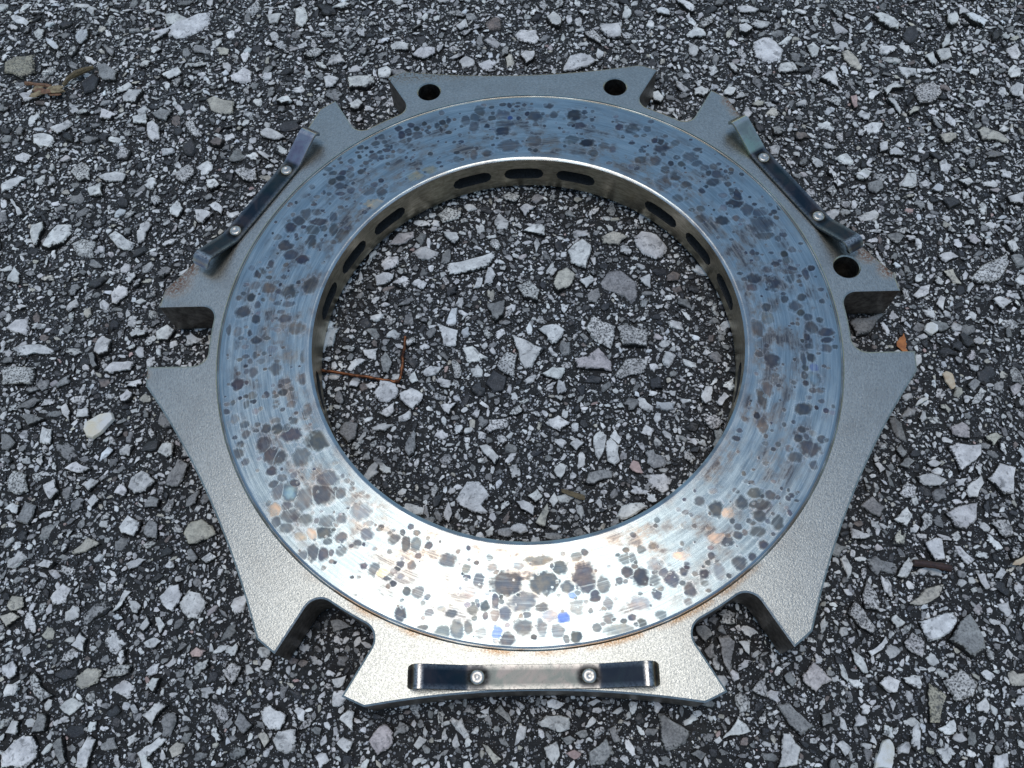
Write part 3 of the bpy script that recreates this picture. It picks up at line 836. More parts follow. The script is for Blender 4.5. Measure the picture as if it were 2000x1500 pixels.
# occupancy grid so that the smaller aggregate packs between the large stones
RES = 0.005
ox, oy = -2.7, -1.8
occ = np.zeros((int(5.4 / RES), int(4.2 / RES)), bool)
gx = ox + (np.arange(occ.shape[0]) + 0.5) * RES
gy = oy + (np.arange(occ.shape[1]) + 0.5) * RES
def mark_poly(P, grow=1.05):
    c = P.mean(0); P = c + (P - c) * grow
    i0, i1 = np.searchsorted(gx, [P[:, 0].min(), P[:, 0].max()])
    j0, j1 = np.searchsorted(gy, [P[:, 1].min(), P[:, 1].max()])
    if i1 <= i0 or j1 <= j0: return
    A, B = np.meshgrid(gx[i0:i1], gy[j0:j1], indexing='ij')
    ins = np.zeros(A.shape, bool)
    for a, b in zip(P, np.roll(P, -1, 0)):
        cond = ((a[1] > B) != (b[1] > B))
        with np.errstate(divide='ignore', invalid='ignore'):
            xi = (b[0] - a[0]) * (B - a[1]) / (b[1] - a[1]) + a[0]
        ins ^= cond & (A < xi)
    occ[i0:i1, j0:j1] |= ins
for kind, P, A in traced: mark_poly(P)

def in_view(x, y):      # the paved patch that carries modelled aggregate, wider than the photograph
    xm = 1.62 + (y + 1.35) * 0.30
    return (np.abs(x) < xm + 0.25) & (y > -1.72) & (y < 2.35)

place = []
radii = np.concatenate([rng.uniform(0.026, 0.042, 330), rng.uniform(0.017, 0.028, 1700), rng.uniform(0.0115, 0.018, 5500), rng.uniform(0.0075, 0.012, 15000), rng.uniform(0.0055, 0.008, 9000)])
radii = -np.sort(-radii)
for rad in radii:
    for _ in range(5):
        x, y = rng.uniform(-2.6, 2.6), rng.uniform(-1.72, 2.35)
        if not in_view(x, y): continue
        q = max(1, int(rad * 0.78 / RES))
        i, j = int((x - ox) / RES), int((y - oy) / RES)
        if i < q + 1 or j < q + 1 or i > occ.shape[0] - q - 2 or j > occ.shape[1] - q - 2: continue
        if occ[i - q:i + q + 1, j - q:j + q + 1].any(): continue
        occ[i - q:i + q + 1, j - q:j + q + 1] = True
        place.append((x, y, rad))
        break
place = np.array(place)

KINDS = ['w', 'g', 'm', 'd', 'c', 'W', 'P', 'p', 'b']
KT = np.array([TINT[k] for k in KINDS])
def scatter(P, n, aspect=(1.0, 2.3), probs=(0.46, 0.24, 0.13, 0.10, 0.03, 0.03, 0.003, 0.008, 0.012), flat=True):
    N = len(P)
    ang = (np.arange(n)[None] + rng.uniform(-0.38, 0.38, (N, n))) * 2 * np.pi / n
    rad = rng.uniform(0.55, 1.20, (N, n))
    asp = np.sqrt(rng.uniform(*aspect, N))
    lx = rad * np.cos(ang) * asp[:, None]; ly = rad * np.sin(ang) / asp[:, None]
    rot = rng.uniform(0, 2 * np.pi, N)
    cx, sx = np.cos(rot)[:, None], np.sin(rot)[:, None]
    ux, uy = (lx * cx - ly * sx) * P[:, 2:3], (lx * sx + ly * cx) * P[:, 2:3]
    rr = np.hypot(P[:, 0], P[:, 1])
    low = (rr > 0.62) & (rr < 1.30)
    gz = ground_h(P[:, 0], P[:, 1])
    h = np.clip(P[:, 2] * rng.uniform(0.25, 0.55, N), 0.0025, 0.011)
    top = gz + h * rng.uniform(0.7, 1.25, N)
    top = np.where(low, np.minimum(top, TOPZ - 0.001), np.minimum(top, GZ + 0.02))
    tlt = rng.normal(0, 0.22, (N, 2))
    def z(qx, qy): return np.clip(qx * tlt[:, :1] + qy * tlt[:, 1:], -0.4 * h[:, None], np.where(low, 0.05, 0.4)[:, None] * h[:, None])
    ins = rng.uniform(0.66, 0.92, (N, n))
    tx, ty = ux * ins, uy * ins
    one = np.ones((N, n))
    v0 = np.stack([P[:, :1] + ux * 1.05, P[:, 1:2] + uy * 1.05, (top - 0.03)[:, None] * one], -1)
    v1 = np.stack([P[:, :1] + ux, P[:, 1:2] + uy, top[:, None] - h[:, None] * rng.uniform(0.45, 0.8, (N, n)) + z(ux, uy)], -1)
    v2 = np.stack([P[:, :1] + tx, P[:, 1:2] + ty, top[:, None] - h[:, None] * rng.uniform(0.0, 0.25, (N, n)) + z(tx, ty)], -1)
    v3 = np.stack([P[:, 0], P[:, 1], top], -1)[:, None]
    V = np.concatenate([v0, v1, v2, v3], 1)
    k = 3 * n + 1
    i = np.arange(n); j = (i + 1) % n
    q = np.concatenate([np.stack([i, j, n + j, n + i], -1), np.stack([n + i, n + j, 2 * n + j, 2 * n + i], -1)])
    t = np.stack([2 * n + i, 2 * n + j, np.full(n, 3 * n)], -1)
    off = (np.arange(N) * k)[:, None, None]
    Q = (q[None] + off).reshape(-1, 4); T = (t[None] + off).reshape(-1, 3)
    kind = rng.choice(len(KINDS), N, p=np.array(probs) / sum(probs))
    tint = KT[kind].copy()
    tint[:, :3] *= rng.uniform(0.72, 1.18, (N, 1)) * rng.uniform(0.985, 1.015, (N, 3))
    rim = np.concatenate([np.full((N, n), 1.5), np.full((N, n), 0.9), rng.uniform(0.1, 0.6, (N, n)), np.zeros((N, 1))], 1)
    rim = rim + rng.uniform(-0.20, 0.42, (N, 1))
    return V.reshape(-1, 3), Q, T, np.repeat(tint, k, 0), rim.ravel()

NS = 110000
specks = np.c_[rng.uniform(-2.6, 2.6, NS), rng.uniform(-1.72, 2.35, NS), 0.0022 + 0.005 * rng.random(NS) ** 2]
specks = specks[in_view(specks[:, 0], specks[:, 1])]
gi = ((specks[:, 0] - ox) / RES).astype(int); gj = ((specks[:, 1] - oy) / RES).astype(int)
specks = specks[~occ[gi, gj]]
rr = np.hypot(specks[:, 0], specks[:, 1])
specks = specks[(rr < 0.74) | (rr > 0.98)]

parts = [scatter(place[place[:, 2] > 0.017], 10), scatter(place[(place[:, 2] <= 0.017) & (place[:, 2] > 0.010)], 7), scatter(place[place[:, 2] <= 0.010], 6),
         scatter(specks, 5, (1, 1.8), (0.52, 0.20, 0.02, 0.10, 0.04, 0.10, 0.003, 0.01, 0.01))]
Vs, Qs, Ts, Cs, Rs = [], [], [], [], []
base = 0
for V, Q, T, c, r_ in parts:
    Vs.append(V); Qs.append(Q + base); Ts.append(T + base); Cs.append(c); Rs.append(r_); base += len(V)
for V, F, rim, tn in extra:
    Vs.append(V); Qs.append(np.array([f for f in F if len(f) == 4]) + base); Ts.append(np.array([f for f in F if len(f) == 3]) + base)
    Cs.append(np.tile(tn, (len(V), 1))); Rs.append(rim); base += len(V)
agg = bulk_obj("aggregate", np.concatenate(Vs), np.concatenate(Qs), np.concatenate(Ts), M_STONE, asphalt)
set_color(agg.data, "tint", np.concatenate(Cs)); set_float(agg.data, "rim", np.concatenate(Rs))
agg["kind"] = "stuff"

# ------------------------------------------------------------------ clutch plate
plate = empty("clutch_plate", (0, 0, PB * S))
tag(plate, "round steel clutch plate with notched rim and blue heat spots lying on the asphalt", "clutch plate")
def part(name, verts, faces, mat, smooth=None):
    o = mesh_obj(name, verts, faces, mat, None, smooth)
    o.parent = plate
    o.matrix_parent_inverse = Matrix.Translation((0, 0, -PB * S))
    return o

RB, RI = 1.0, 0.6961
HW, RO, RF, FIL = 0.111, 1.221, 1.028, 0.048
def rot2(pts, a):
    c, s = math.cos(a), math.sin(a)
    return [(x * c - y * s, x * s + y * c) for x, y in pts]

def outline():
    pts = []
    for k in range(6):
        loc = []
        xo = math.sqrt(RO * RO - HW * HW)
        xc = math.sqrt((RF + FIL) ** 2 - (HW - FIL) ** 2)
        a0 = math.atan2(HW - FIL, xc)
        low = [(xo, -HW), ((xo + xc) / 2, -HW)]
        cx, cy = xc, -(HW - FIL)
        end = math.pi - a0                       # direction from the fillet centre to the floor
        fl = []
        for i in range(9):
            t = i / 8
            a = -math.pi / 2 - t * (math.pi / 2 + a0) if False else (-math.pi / 2) + t * ((math.pi - a0) - 1.5 * math.pi)
            fl.append((cx + FIL * math.cos(a), cy + FIL * math.sin(a)))
        floor = [(RF * math.cos(t), RF * math.sin(t)) for t in np.linspace(-a0, a0, 8)[1:-1]]
        half = low + fl
        upper = [(x, -y) for x, y in half][::-1]
        loc = half + floor + upper
        pts += rot2(loc, R(-3 + 60 * k))
        seg = []
        ph0 = R(-30) + math.atan2(HW, xo)
        ph1 = R(-21.6)
        for t in np.linspace(ph0, ph1, 5)[1:]:
            seg.append((RO * math.cos(t), RO * math.sin(t)))
        xe = RO * math.sin(-ph1); ye = RO * math.cos(ph1)
        mid = []
        for x in np.linspace(-xe, xe, 33)[1:-1]:
            mid.append((1.100 + (ye - 1.100) * (x / xe) ** 2, x))
        seg2 = [(x, -y) for x, y in seg][::-1]
        pts += rot2(seg + mid + seg2, R(27 + 60 * k))
    return np.array(pts)

def inset_poly(P, d):
    a = P - np.roll(P, 1, 0); b = np.roll(P, -1, 0) - P
    a /= np.linalg.norm(a, axis=1)[:, None]; b /= np.linalg.norm(b, axis=1)[:, None]
    na = np.stack([-a[:, 1], a[:, 0]], 1); nb = np.stack([-b[:, 1], b[:, 0]], 1)
    q = na + nb
    q /= np.linalg.norm(q, axis=1)[:, None]
    cosh = np.clip((q * na).sum(1), 0.5, 1)
    return P + q * (d / cosh)[:, None]

OUT = outline()
def circle(r, n, cx=0, cy=0):
    t = np.arange(n) * 2 * np.pi / n
    return np.stack([cx + r * np.cos(t), cy + r * np.sin(t)], 1)

HOLES = [(-0.2964, 1.0464), (0.4021, 1.0078), (1.0702, 0.1510)]
HR = 0.0415
def fill(loops, z, flip=False):
    pl = [[Vector((x, y, 0)) for x, y in L] for L in loops]
    tr = tessellate_polygon(pl)
    V = np.concatenate(loops)
    out = []
    for t in tr:
        a, b, c = (V[i] for i in t)
        ccw = (b[0] - a[0]) * (c[1] - a[1]) - (b[1] - a[1]) * (c[0] - a[0]) > 0
        out.append(tuple(t) if ccw != flip else tuple(t[::-1]))
    return np.c_[V, np.full(len(V), z)], out

class MB:
    def __init__(s): s.v = []; s.f = []; s.n = 0
    def add(s, V, F):
        s.v.append(np.asarray(V, float)); s.f += [tuple(i + s.n for i in f) for f in F]; s.n += len(V)
    def strip(s, A, B):
        n = len(A)
        s.add(np.r_[A, B], [(i, (i + 1) % n, n + (i + 1) % n, n + i) for i in range(n)])
    def arrays(s): return np.concatenate(s.v), s.f

def lift(P, z): return np.c_[P, np.full(len(P), z)]
def merged(V, F):
    bm = bmesh.new()
    vs = [bm.verts.new(tuple(p)) for p in V]
    for f in F:
        try: bm.faces.new([vs[i] for i in f])
        except ValueError: pass
    bmesh.ops.remove_doubles(bm, verts=bm.verts, dist=1e-5)
    bm.verts.index_update()
    V2 = [tuple(v.co) for v in bm.verts]; F2 = [tuple(v.index for v in f.verts) for f in bm.faces]
    bm.free()
    return V2, F2

mb = MB()
CH = 0.0022
top_in = inset_poly(OUT, 0.0052)
NB = 360
loops = [top_in, circle(RB, NB)[::-1]] + [circle(HR + 0.004, 40, *h)[::-1] for h in HOLES]
mb.add(*fill(loops, 0.0))
mb.strip(lift(OUT, -CH), lift(top_in, 0.0))
mb.strip(lift(OUT, PB), lift(OUT, -CH))
for h in HOLES:
    mb.strip(lift(circle(HR + 0.004, 40, *h), 0.0), lift(circle(HR, 40, *h), -0.004))
    mb.strip(lift(circle(HR, 40, *h), -0.004), lift(circle(HR, 40, *h), PB))
mb.add(*fill([OUT, circle(RI, NB)[::-1]] + [circle(HR, 40, *h)[::-1] for h in HOLES], PB, True))
body = part("body", *merged(*mb.arrays()), M_BODY, smooth=16)
body.data.materials.append(M_EDGE)
for f in body.data.polygons:
    if abs(f.normal.z) < 0.3: f.material_index = 1

# friction face: dense polar mesh that carries the heat spots
prof = [(RB, 0.0), (0.9975, -0.0045), (0.993, -0.0055), (0.9885, -0.0032)]
prof += [(r, -0.003 - 0.0012 * math.sin((r - 0.706) / 0.2825 * math.pi)) for r in np.linspace(0.985, 0.7075, 132)]
prof += [(0.7052, -0.0034), (0.7025, -0.0042), (RI, -0.0075)]
NA = 2160
th = np.arange(NA) * 2 * np.pi / NA
pr = np.array(prof)
VX = pr[:, :1] * np.cos(th)[None]; VY = pr[:, :1] * np.sin(th)[None]
VZ = np.repeat(pr[:, 1:], NA, 1)
K = len(prof)
idx = np.arange(K * NA).reshape(K, NA)
nxt = np.roll(idx, -1, 1)
quads = np.stack([idx[:-1], nxt[:-1], nxt[1:], idx[1:]], -1).reshape(-1, 4)[:, ::-1]
SP = {'d': ((0.062, 0.068, 0.078), 0.98), 'b': ((0.105, 0.09, 0.082), 0.85), 'l': ((0.17, 0.165, 0.17), 0.8), 's': ((0.50, 0.37, 0.22), 0.75),
      'u': ((0.06, 0.11, 0.28), 0.95), 't': ((0.09, 0.15, 0.175), 0.95)}
spots = []
for s in SPOTS.split():
    a, b, c, d = s[1:].split(',')
    spots.append((s[0], float(a) / 1000, float(b) / 1000, float(c) / 1e4 * 1.14, float(d) / 1e4 * 1.14))
# neighbours that crowd round the traced spots, leaving thin pale seams
seeds = list(spots)
cx_ = [q[1] for q in spots]; cy_ = [q[2] for q in spots]; cr_ = [max(q[3], q[4]) for q in spots]
tries = 0
while len(spots) < len(seeds) + 210 and tries < 20000:
    tries += 1
    q0 = seeds[int(rng.integers(len(seeds)))]
    rad_ = rng.uniform(0.006, 0.0185) * (1.0 if q0[2] < 0 else 0.8)
    a = rng.uniform(0, 2 * np.pi); d = max(q0[3], q0[4]) + rad_ * rng.uniform(0.9, 2.4)
    x_, y_ = q0[1] + d * math.cos(a), q0[2] + d * math.sin(a)
    r_ = math.hypot(x_, y_)
    if not 0.735 < r_ < 0.975: continue
    dist = np.hypot(np.array(cx_) - x_, np.array(cy_) - y_) - np.array(cr_) * 0.9
    if dist.min() < rad_ * 0.95: continue
    spots.append((str(rng.choice(['d', 'd', 'd', 'b', 'b', 'l'])), x_, y_, rad_ * rng.uniform(0.8, 1.15), rad_ * rng.uniform(0.75, 1.1)))
    cx_.append(x_); cy_.append(y_); cr_.append(rad_)
# small stray freckles between the large spots
for _ in range(560):
    a = rng.uniform(0, 2 * np.pi); r_ = float(np.clip(rng.normal(0.85, 0.07), 0.735, 0.975))
    q = rng.uniform(0.003, 0.009)
    spots.append((rng.choice(['d', 'd', 'b', 'l']), r_ * math.cos(a), r_ * math.sin(a), q * rng.uniform(0.8, 1.5), q))
d1 = np.full((K, NA), 9.0); d2 = np.full((K, NA), 9.0)
colr = np.zeros((K, NA, 3)); amp = np.zeros((K, NA))
n1 = vnoise(VX, VY, 0.012, 21) - 0.5
n2 = vnoise(VX, VY, 0.005, 22) - 0.5
for kind, cx, cy, sx, sy in spots:
    reach = max(sx, sy) * 1.7 + 0.004
    rc, ac = math.hypot(cx, cy), math.atan2(cy, cx)
    ki = np.where(np.abs(pr[:, 0] - rc) < reach)[0]
    if len(ki) == 0: continue
    da = int(reach / rc / (2 * np.pi) * NA) + 1
    i0 = int(round(ac / (2 * np.pi) * NA))
    aj = np.arange(i0 - da, i0 + da + 1) % NA
    sub = np.ix_(ki, aj)
    dd = np.sqrt(((VX[sub] - cx) / sx) ** 2 + ((VY[sub] - cy) / sy) ** 2)
    sq = (0.42 if min(sx, sy) > 0.006 else 0.3)
    dd = dd + sq * n1[sub] + 0.22 * n2[sub]
    o1 = d1[sub]; o2 = d2[sub]
    new = dd < o1
    d2[sub] = np.where(new, o1, np.minimum(o2, dd))
    d1[sub] = np.where(new, dd, o1)
    col, am = SP[kind]
    col = np.array(col) * rng.uniform(0.75, 1.35) * rng.uniform(0.93, 1.07, 3)
    am = am * rng.uniform(0.72, 1.0)
    if kind == 't':       # dark rim round a paler steel-blue heart
        f = np.clip(dd / 0.9, 0, 1)[..., None] ** 1.6
        cc = np.array((0.20, 0.32, 0.36)) * (1 - f) + np.array((0.05, 0.065, 0.08)) * f
    else:
        f = np.clip(dd, 0, 1)[..., None]
        cc = col * (1.18 - 0.3 * f)
    cur = colr[sub]; cur[new] = cc[new]; colr[sub] = cur
    ca = amp[sub]; ca[new] = am; amp[sub] = ca
def sst(x, a, b):
    t = np.clip((x - a) / (b - a), 0, 1); return t * t * (3 - 2 * t)
mask = (1 - sst(d1, 0.72, 1.34)) * amp * (0.25 + 0.75 * sst(d2 - d1, 0.02, 0.16))
mask *= (sst(pr[:, 0], 0.712, 0.722) * (1 - sst(pr[:, 0], 0.984, 0.989)))[:, None]
rimlight = np.exp(-((d1 - 1.22) / 0.10) ** 2) * (amp > 0.6) * 0.30
colr = np.where((mask[..., None] > rimlight[..., None]), colr, np.array((0.80, 0.80, 0.80)))
alpha = np.maximum(mask, rimlight * (sst(pr[:, 0], 0.712, 0.722) * (1 - sst(pr[:, 0], 0.984, 0.989)))[:, None] * (d1 > 1.0))
face = bulk_obj("friction_face", np.stack([VX, VY, VZ], -1).reshape(-1, 3), quads, np.zeros((0, 3)), M_BAND, smooth=True)
set_color(face.data, "stain", np.concatenate([colr, alpha[..., None]], -1).reshape(-1, 4))
face.parent = plate
face.matrix_parent_inverse = Matrix.Translation((0, 0, -PB * S))

# bore wall with its oval vent slots
ZT, ZB, ZC, SH, SL = -0.0075, PB, -0.081, 0.0275, 0.0725
def cyl(u, z, r=RI): return (r * math.cos(u / RI), r * math.sin(u / RI), z)
wall = MB(); cav = []
centres = sorted((27 + 60 * k + d) % 360 for k in range(6) for d in (-15.8, 0, 15.8))
HWS = R(7.0) * RI
def stadium_hit(dx, dz):
    lo, hi = 0.0, 0.2
    for _ in range(40):
        t = (lo + hi) / 2
        x, z = abs(dx * t), dz * t
        q = math.hypot(max(x - (SL - SH), 0), z)
        if q < SH: lo = t
        else: hi = t
    return lo
per = [(u, ZT - ZC) for u in np.linspace(-HWS, HWS, 17)[:-1]] + [(HWS, z) for z in np.linspace(ZT - ZC, ZB - ZC, 7)[:-1]] \
    + [(u, ZB - ZC) for u in np.linspace(HWS, -HWS, 17)[:-1]] + [(-HWS, z) for z in np.linspace(ZB - ZC, ZT - ZC, 7)[:-1]]
sta = []
for u, z in per:
    L = math.hypot(u, z); t = stadium_hit(u / L, z / L); sta.append((u / L * t, z / L * t))
slot_list = []
for i, cdeg in enumerate(centres):
    c0 = R(cdeg) * RI
    A = [cyl(c0 + u, ZC + z) for u, z in per]; B = [cyl(c0 + u, ZC + z) for u, z in sta]
    n = len(A)
    wall.add(np.array(A + B), [(k, (k + 1) % n, n + (k + 1) % n, n + k) for k in range(n)])
    slot_list.append((c0, B))
    nx_ = R(centres[(i + 1) % len(centres)] + (360 if i == len(centres) - 1 else 0)) * RI
    us = np.linspace(c0 + HWS, nx_ - HWS, max(2, int((nx_ - c0 - 2 * HWS) / 0.012) + 2))
    zs = np.linspace(ZT, ZB, 7)
    G = np.array([cyl(u, z) for u in us for z in zs])
    wall.add(G, [(a * 7 + b, (a + 1) * 7 + b, (a + 1) * 7 + b + 1, a * 7 + b + 1) for a in range(len(us) - 1) for b in range(6)])
Vw, Fw = merged(*wall.arrays())
def face_in(V, F):
    V = np.array(V); out = []
    for f in F:
        q = V[list(f)]
        nrm = np.cross(q[1] - q[0], q[2] - q[0]); c = q.mean(0)
        out.append(tuple(f) if nrm[0] * c[0] + nrm[1] * c[1] < 0 else tuple(f[::-1]))
    return V, out
bore = part("bore_wall", *face_in(Vw, Fw), M_WALL, smooth=40)
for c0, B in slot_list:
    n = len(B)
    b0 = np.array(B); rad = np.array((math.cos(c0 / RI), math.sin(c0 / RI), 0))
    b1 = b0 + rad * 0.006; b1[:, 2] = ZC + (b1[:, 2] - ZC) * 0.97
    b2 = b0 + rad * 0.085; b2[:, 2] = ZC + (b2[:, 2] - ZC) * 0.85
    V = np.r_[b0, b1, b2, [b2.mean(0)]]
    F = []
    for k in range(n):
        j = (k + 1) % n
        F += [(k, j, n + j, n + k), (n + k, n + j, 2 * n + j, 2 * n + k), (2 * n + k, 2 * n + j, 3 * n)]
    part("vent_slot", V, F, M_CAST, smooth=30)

# spring straps riveted to three of the six lobes
def strap(adeg, painted_sheen):
    a = R(adeg)
    er, et = np.array((math.cos(a), math.sin(a), 0)), np.array((-math.sin(a), math.cos(a), 0))
    prof = [(0.0, 0.0), (0.10, 0.0), (0.172, 0.0005), (0.184, 0.003), (0.196, 0.0078), (0.24, 0.0262), (0.288, 0.0458), (0.297, 0.0488), (0.3035, 0.0488), (0.3095, 0.0455), (0.3165, 0.0375), (0.3225, 0.031), (0.327, 0.028)]
    full = [(-u, z) for u, z in prof[:0:-1]] + prof
    TH, HWD, Z0, RC = 0.0085, 0.0318, 0.0015, 1.0655
    cr = [(-1, 0.0), (-1, 1 - 0.25), (-0.965, 1.0), (-0.5, 1.0), (0.0, 1.0), (0.5, 1.0), (0.965, 1.0), (1, 1 - 0.25), (1, 0.0)]
    V, E, TC = [], [], []
    nc, nl = len(cr), len(full)
    for i, (u, z) in enumerate(full):
        endw = 1.0
        q = abs(u)
        if q > 0.315: endw = 1 - 0.20 * ((q - 0.315) / 0.012) ** 2
        p0 = full[max(0, i - 1)]; p1 = full[min(nl - 1, i + 1)]
        d = np.array((p1[0] - p0[0], p1[1] - p0[1])); d /= np.linalg.norm(d)
        nu, nz = -d[1], d[0]
        for w, t in cr:
            P = er * (RC + w * HWD * endw) + et * (u + nu * TH * t) + np.array((0, 0, Z0 + z + nz * TH * t))
            V.append(P)
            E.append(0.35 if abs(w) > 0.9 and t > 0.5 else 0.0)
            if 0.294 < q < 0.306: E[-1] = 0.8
            TC.append(painted_sheen(u))
    F = []
    for i in range(nl - 1):
        for k in range(nc - 1):
            F.append((i * nc + k, (i + 1) * nc + k, (i + 1) * nc + k + 1, i * nc + k + 1))
        F.append((i * nc + nc - 1, (i + 1) * nc + nc - 1, (i + 1) * nc, i * nc))
    F.append(tuple(range(nc))); F.append(tuple(range((nl - 1) * nc, nl * nc))[::-1])
    bm = bmesh.new()
    vs = [bm.verts.new(v) for v in V]
    for f in F: bm.faces.new([vs[i] for i in f])
    bmesh.ops.recalc_face_normals(bm, faces=bm.faces)
    F = [tuple(v.index for v in f.verts) for f in bm.faces]
    bm.verts.index_update(); F = [tuple(v.index for v in f.verts) for f in bm.faces]
    bm.free()
    o = part("spring_strap", V, F, M_STRAP, smooth=35)
    set_float(o.data, "edge", E)
    set_color(o.data, "painted_sheen", np.array(TC))
    ctr = []
    for sgn in (-1, 1):
        c = er * RC + et * sgn * 0.149 + np.array((0, 0, Z0 + TH))
        rp = [(0.0, 0.0050), (0.005, 0.0052), (0.0085, 0.0066), (0.0150, 0.0062), (0.0185, 0.0045), (0.0200, 0.0018), (0.0202, -0.002), (0.0222, -0.002)]
        n = 28
        V = []; F = []
        V.append(c + (0, 0, rp[0][1]))
        for r_, z in rp[1:-1]:
            for k in range(n):
                t = 2 * math.pi * k / n
                V.append(c + np.array((r_ * math.cos(t), r_ * math.sin(t), z)))
        for k in range(n): F.append((0, 1 + k, 1 + (k + 1) % n))
        for q in range(len(rp) - 3):
            for k in range(n):
                F.append((1 + q * n + k, 1 + (q + 1) * n + k, 1 + (q + 1) * n + (k + 1) % n, 1 + q * n + (k + 1) % n))
        rv = mesh_obj("rivet", V, F, M_RIVET, None, smooth=50)
        rv.parent = o
    return o
for adeg, lab in ((-93, "dark iridescent strap with both rivets bright"), (147, "blue black strap with a pale turned down tip"), (27, "blue black strap with a yellowish sheen painted on one end")):
    # bright sky reflections painted into each strap's vertex colour
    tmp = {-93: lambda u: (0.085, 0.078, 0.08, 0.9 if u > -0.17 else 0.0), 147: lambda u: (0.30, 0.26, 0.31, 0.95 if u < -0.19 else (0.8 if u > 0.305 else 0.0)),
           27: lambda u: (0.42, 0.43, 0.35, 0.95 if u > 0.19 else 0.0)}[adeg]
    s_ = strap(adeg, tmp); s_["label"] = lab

# ------------------------------------------------------------------ loose things on the asphalt
def tube(pts, rad, n=8, wob=0.0):
    pts = [np.array(p, float) for p in pts]
    V, F = [], []
    for i, p_ in enumerate(pts):
        d = pts[min(i + 1, len(pts) - 1)] - pts[max(i - 1, 0)]
        d /= np.linalg.norm(d)
        s = np.cross(d, (0, 0, 1.0)); s /= np.linalg.norm(s)
        t = np.cross(s, d)
        rr_ = rad * (1 + wob * rng.uniform(-1, 1))
        for k in range(n):
            a = 2 * math.pi * k / n
            V.append(p_ + rr_ * (math.cos(a) * s + math.sin(a) * t))
    for i in range(len(pts) - 1):
        for k in range(n):
            F.append((i * n + k, i * n + (k + 1) % n, (i + 1) * n + (k + 1) % n, (i + 1) * n + k))
    F.append(tuple(range(n))[::-1]); F.append(tuple(range((len(pts) - 1) * n, len(pts) * n)))
    return V, F

def centre(V):
    V = np.array(V); c = V.mean(0); c[2] = V[:, 2].min(); return c

WIRE = [(-0.7139, -0.0171), (-0.6894, -0.0248), (-0.6059, -0.0446), (-0.5195, -0.0683), (-0.4542, -0.0828), (-0.4388, -0.082), (-0.4285, -0.0695), (-0.4249, -0.0313), (-0.4194, 0.0169), (-0.4138, 0.0839)]
pts = []
for i in range(len(WIRE) - 1):
    a, b = np.array(WIRE[i]), np.array(WIRE[i + 1])
    for t in np.linspace(0, 1, 5)[:-1]:
        q = a + (b - a) * t
        pts.append((*q, GZ + 0.0155 + 0.002 * math.sin(q[0] * 40 + q[1] * 31)))
        pts[-1] = tuple(np.array(pts[-1]) + np.r_[rng.normal(0, 0.0012, 2), 0])
pts.append((*WIRE[-1], GZ + 0.0155))
V, F = tube(pts, 0.0056, 10, 0.16)
tag(mesh_obj("copper_wire", V, F, M_COPPER, smooth=60, org=centre(V)), "bent piece of brown copper wire lying inside the ring", "wire")

def slab(P, z, thick, mat, name, label, cat, curl=0.0, sub=2, rough=0.10, group=None):
    """an irregular chip: outline, domed or curled upper face, real thickness"""
    P = np.array(P, float)
    if poly_area(P) < 0: P = P[::-1]
    for _ in range(sub):
        Q = []
        for a, b in zip(P, np.roll(P, -1, 0)):
            d = b - a
            Q += [a, (a + b) / 2 + np.array((d[1], -d[0])) * rng.uniform(-rough, rough)]
        P = np.array(Q)
    n = len(P); c = P.mean(0)
    ext = np.abs(P - c).max()
    ax = np.linalg.svd(P - c)[2][1]
    def cz(Q): return curl * (((Q - c) @ ax) / ext) ** 2
    rings = [(1.0, 0.0), (1.0, thick * 0.45), (0.93, thick * 0.85), (0.6, thick), (0.3, thick * 1.05)]
    V = []
    for f, h in rings:
        Q = c + (P - c) * f
        V.append(np.c_[Q, z + h + cz(Q) + (rng.uniform(-0.08, 0.08, n) * thick if f < 1 else 0)])
    V.append(np.array([[*c, z + thick * 1.05]]))
    V = np.concatenate(V)
    F = [tuple(range(n))[::-1]]
    for k in range(len(rings) - 1):
        for i in range(n):
            F.append((k * n + i, k * n + (i + 1) % n, (k + 1) * n + (i + 1) % n, (k + 1) * n + i))
    k = len(rings) - 1
    for i in range(n): F.append((k * n + i, k * n + (i + 1) % n, len(V) - 1))
    o = mesh_obj(name, V, F, mat, smooth=35, org=np.r_[c, z])
    return tag(o, label, cat, group)

G1 = GZ + 0.012
slab([(1.2715, -0.0307), (1.2721, -0.0543), (1.2693, -0.0737), (1.2629, -0.0887), (1.2672, -0.1045), (1.257, -0.1045), (1.2505, -0.1032), (1.2411, -0.087), (1.2337, -0.0787), (1.2387, -0.0635), (1.2512, -0.0488), (1.265, -0.042)],
     G1, 0.003, M_LEAF, "dried_leaf", "small orange dried leaf in the right notch of the plate", "leaf", curl=0.012, sub=1, rough=0.08)
slab([(1.3694, -0.1828), (1.3882, -0.1936), (1.3884, -0.2161), (1.3842, -0.2417), (1.3685, -0.2498), (1.3567, -0.2211), (1.3542, -0.1948)],
     G1, 0.006, M_FLAKE, "stone_chip", "flat cream coloured chip right of the plate below the white chip", "stone chip")
slab([(1.3396, -0.0281), (1.3573, -0.0017), (1.3687, 0.0022), (1.3907, -0.0123), (1.3862, -0.0317), (1.3618, -0.0476)],
     G1, 0.010, M_WHITE, "stone_chip", "small angular white chip right of the orange leaf", "stone chip")
slab([(1.2368, -0.2984), (1.2556, -0.278), (1.2889, -0.2659), (1.2854, -0.2784), (1.2603, -0.2911)],
     G1, 0.006, M_WHITE, "stone_chip", "thin white splinter right of the plate's lower right edge", "stone chip")
slab([(0.8403, -1.3426), (0.8656, -1.3026), (0.8839, -1.2744), (0.9017, -1.2704), (0.9094, -1.2837), (0.9006, -1.3174), (0.8892, -1.3456)],
     G1, 0.010, M_WHITE, "stone_chip", "long bright white chip cut off by the bottom edge of the photo", "stone chip")
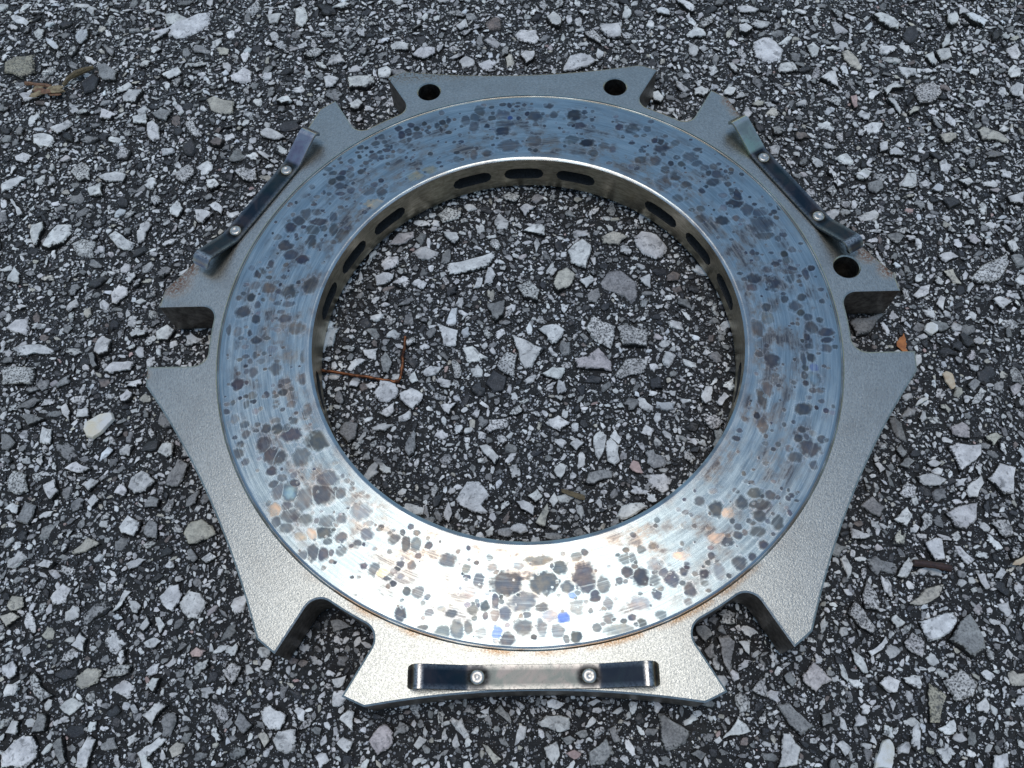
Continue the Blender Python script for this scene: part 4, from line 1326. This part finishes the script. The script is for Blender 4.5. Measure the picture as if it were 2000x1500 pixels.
slab([(-1.4769, -0.1847), (-1.477, -0.1631), (-1.4681, -0.1565), (-1.4253, -0.1306), (-1.399, -0.1275), (-1.3884, -0.1312), (-1.3786, -0.1523), (-1.3928, -0.1693), (-1.4148, -0.2), (-1.4384, -0.2182), (-1.4627, -0.2107)],
     G1 - 0.002, 0.016, M_CREAM, "pebble", "bright cream pebble alone on the dark asphalt left of the plate", "pebble", rough=0.05)
slab([(0.0719, -0.4961), (0.0968, -0.5046), (0.143, -0.5228), (0.1414, -0.5393), (0.1258, -0.5365), (0.0923, -0.5193), (0.0725, -0.5079)],
     G1, 0.004, M_BARK, "bark_strip", "narrow olive brown strip of bark inside the ring near its lower edge", "bark", rough=0.05)
slab([(1.3818, -0.8251), (1.3966, -0.8123), (1.4282, -0.7992), (1.4302, -0.8208), (1.4051, -0.8282)],
     G1, 0.004, M_FLAKE, "dried_leaf", "pale tan dry leaf scrap at the right edge of the photo", "leaf", curl=0.006)
tw = [(1.0914, -0.8022), (1.116, -0.8049), (1.154, -0.8141), (1.1962, -0.8256)]
pts = [(*(np.array(tw[i]) * (1 - t) + np.array(tw[i + 1]) * t), G1 + 0.012) for i in range(3) for t in (0, 0.33, 0.66)] + [(*tw[3], G1 + 0.011)]
V, F = tube(pts, 0.0105, 9, 0.08)
tag(mesh_obj("twig", V, F, M_TWIG, smooth=50, org=centre(V)), "short dark red brown twig on the asphalt right of the plate", "twig")
# dry plant scrap, upper left
scrap = empty("plant_scrap", np.array((-1.88, 1.36, G1)) * S)
tag(scrap, "dry straw coloured plant scrap with an orange stem at upper left", "plant scrap")
def sub(name, V, F, mat):
    o = mesh_obj(name, V, F, mat, None, smooth=50)
    o.parent = scrap; o.matrix_parent_inverse = Matrix.Translation(scrap.location).inverted()
V, F = tube([(-1.9664, 1.3873, G1 + 0.008), (-1.935, 1.378, G1 + 0.013), (-1.9156, 1.3687, G1 + 0.014), (-1.875, 1.362, G1 + 0.013), (-1.8556, 1.3562, G1 + 0.009)], 0.008, 7, 0.3)
sub("stem", V, F, M_RUSTY)
V, F = tube([(-1.81, 1.365, G1 + 0.006), (-1.79, 1.395, G1 + 0.012), (-1.765, 1.418, G1 + 0.013), (-1.735, 1.435, G1 + 0.012), (-1.70, 1.456, G1 + 0.006)], 0.010, 7, 0.3)
sub("stem", V, F, M_BARK)
for i in range(9):
    a = rng.uniform(-0.4, 0.5); L = rng.uniform(0.018, 0.04)
    c = np.array((rng.uniform(-1.91, -1.82), rng.uniform(1.315, 1.36)))
    d = np.array((math.cos(a), math.sin(a))) * L; q = np.array((-d[1], d[0])) * 0.30
    P = [c - d, c - d * 0.3 - q, c + d * 0.6 - q * 0.7, c + d, c + d * 0.4 + q, c - d * 0.5 + q * 0.8]
    z = G1 + 0.004 + i * 0.0012
    tp = [(*p_, z + 0.002 + 0.006 * k_ / 5) for k_, p_ in enumerate(P)]
    bt = [(*p_, z + 0.006 * k_ / 5) for k_, p_ in enumerate(P)]
    F = [tuple(range(6)), tuple(range(6, 12))[::-1]] + [(k_, 6 + k_, 6 + (k_ + 1) % 6, (k_ + 1) % 6) for k_ in range(6)]
    sub("husk", tp + bt, F, M_STRAW if i % 3 else M_RUSTY)
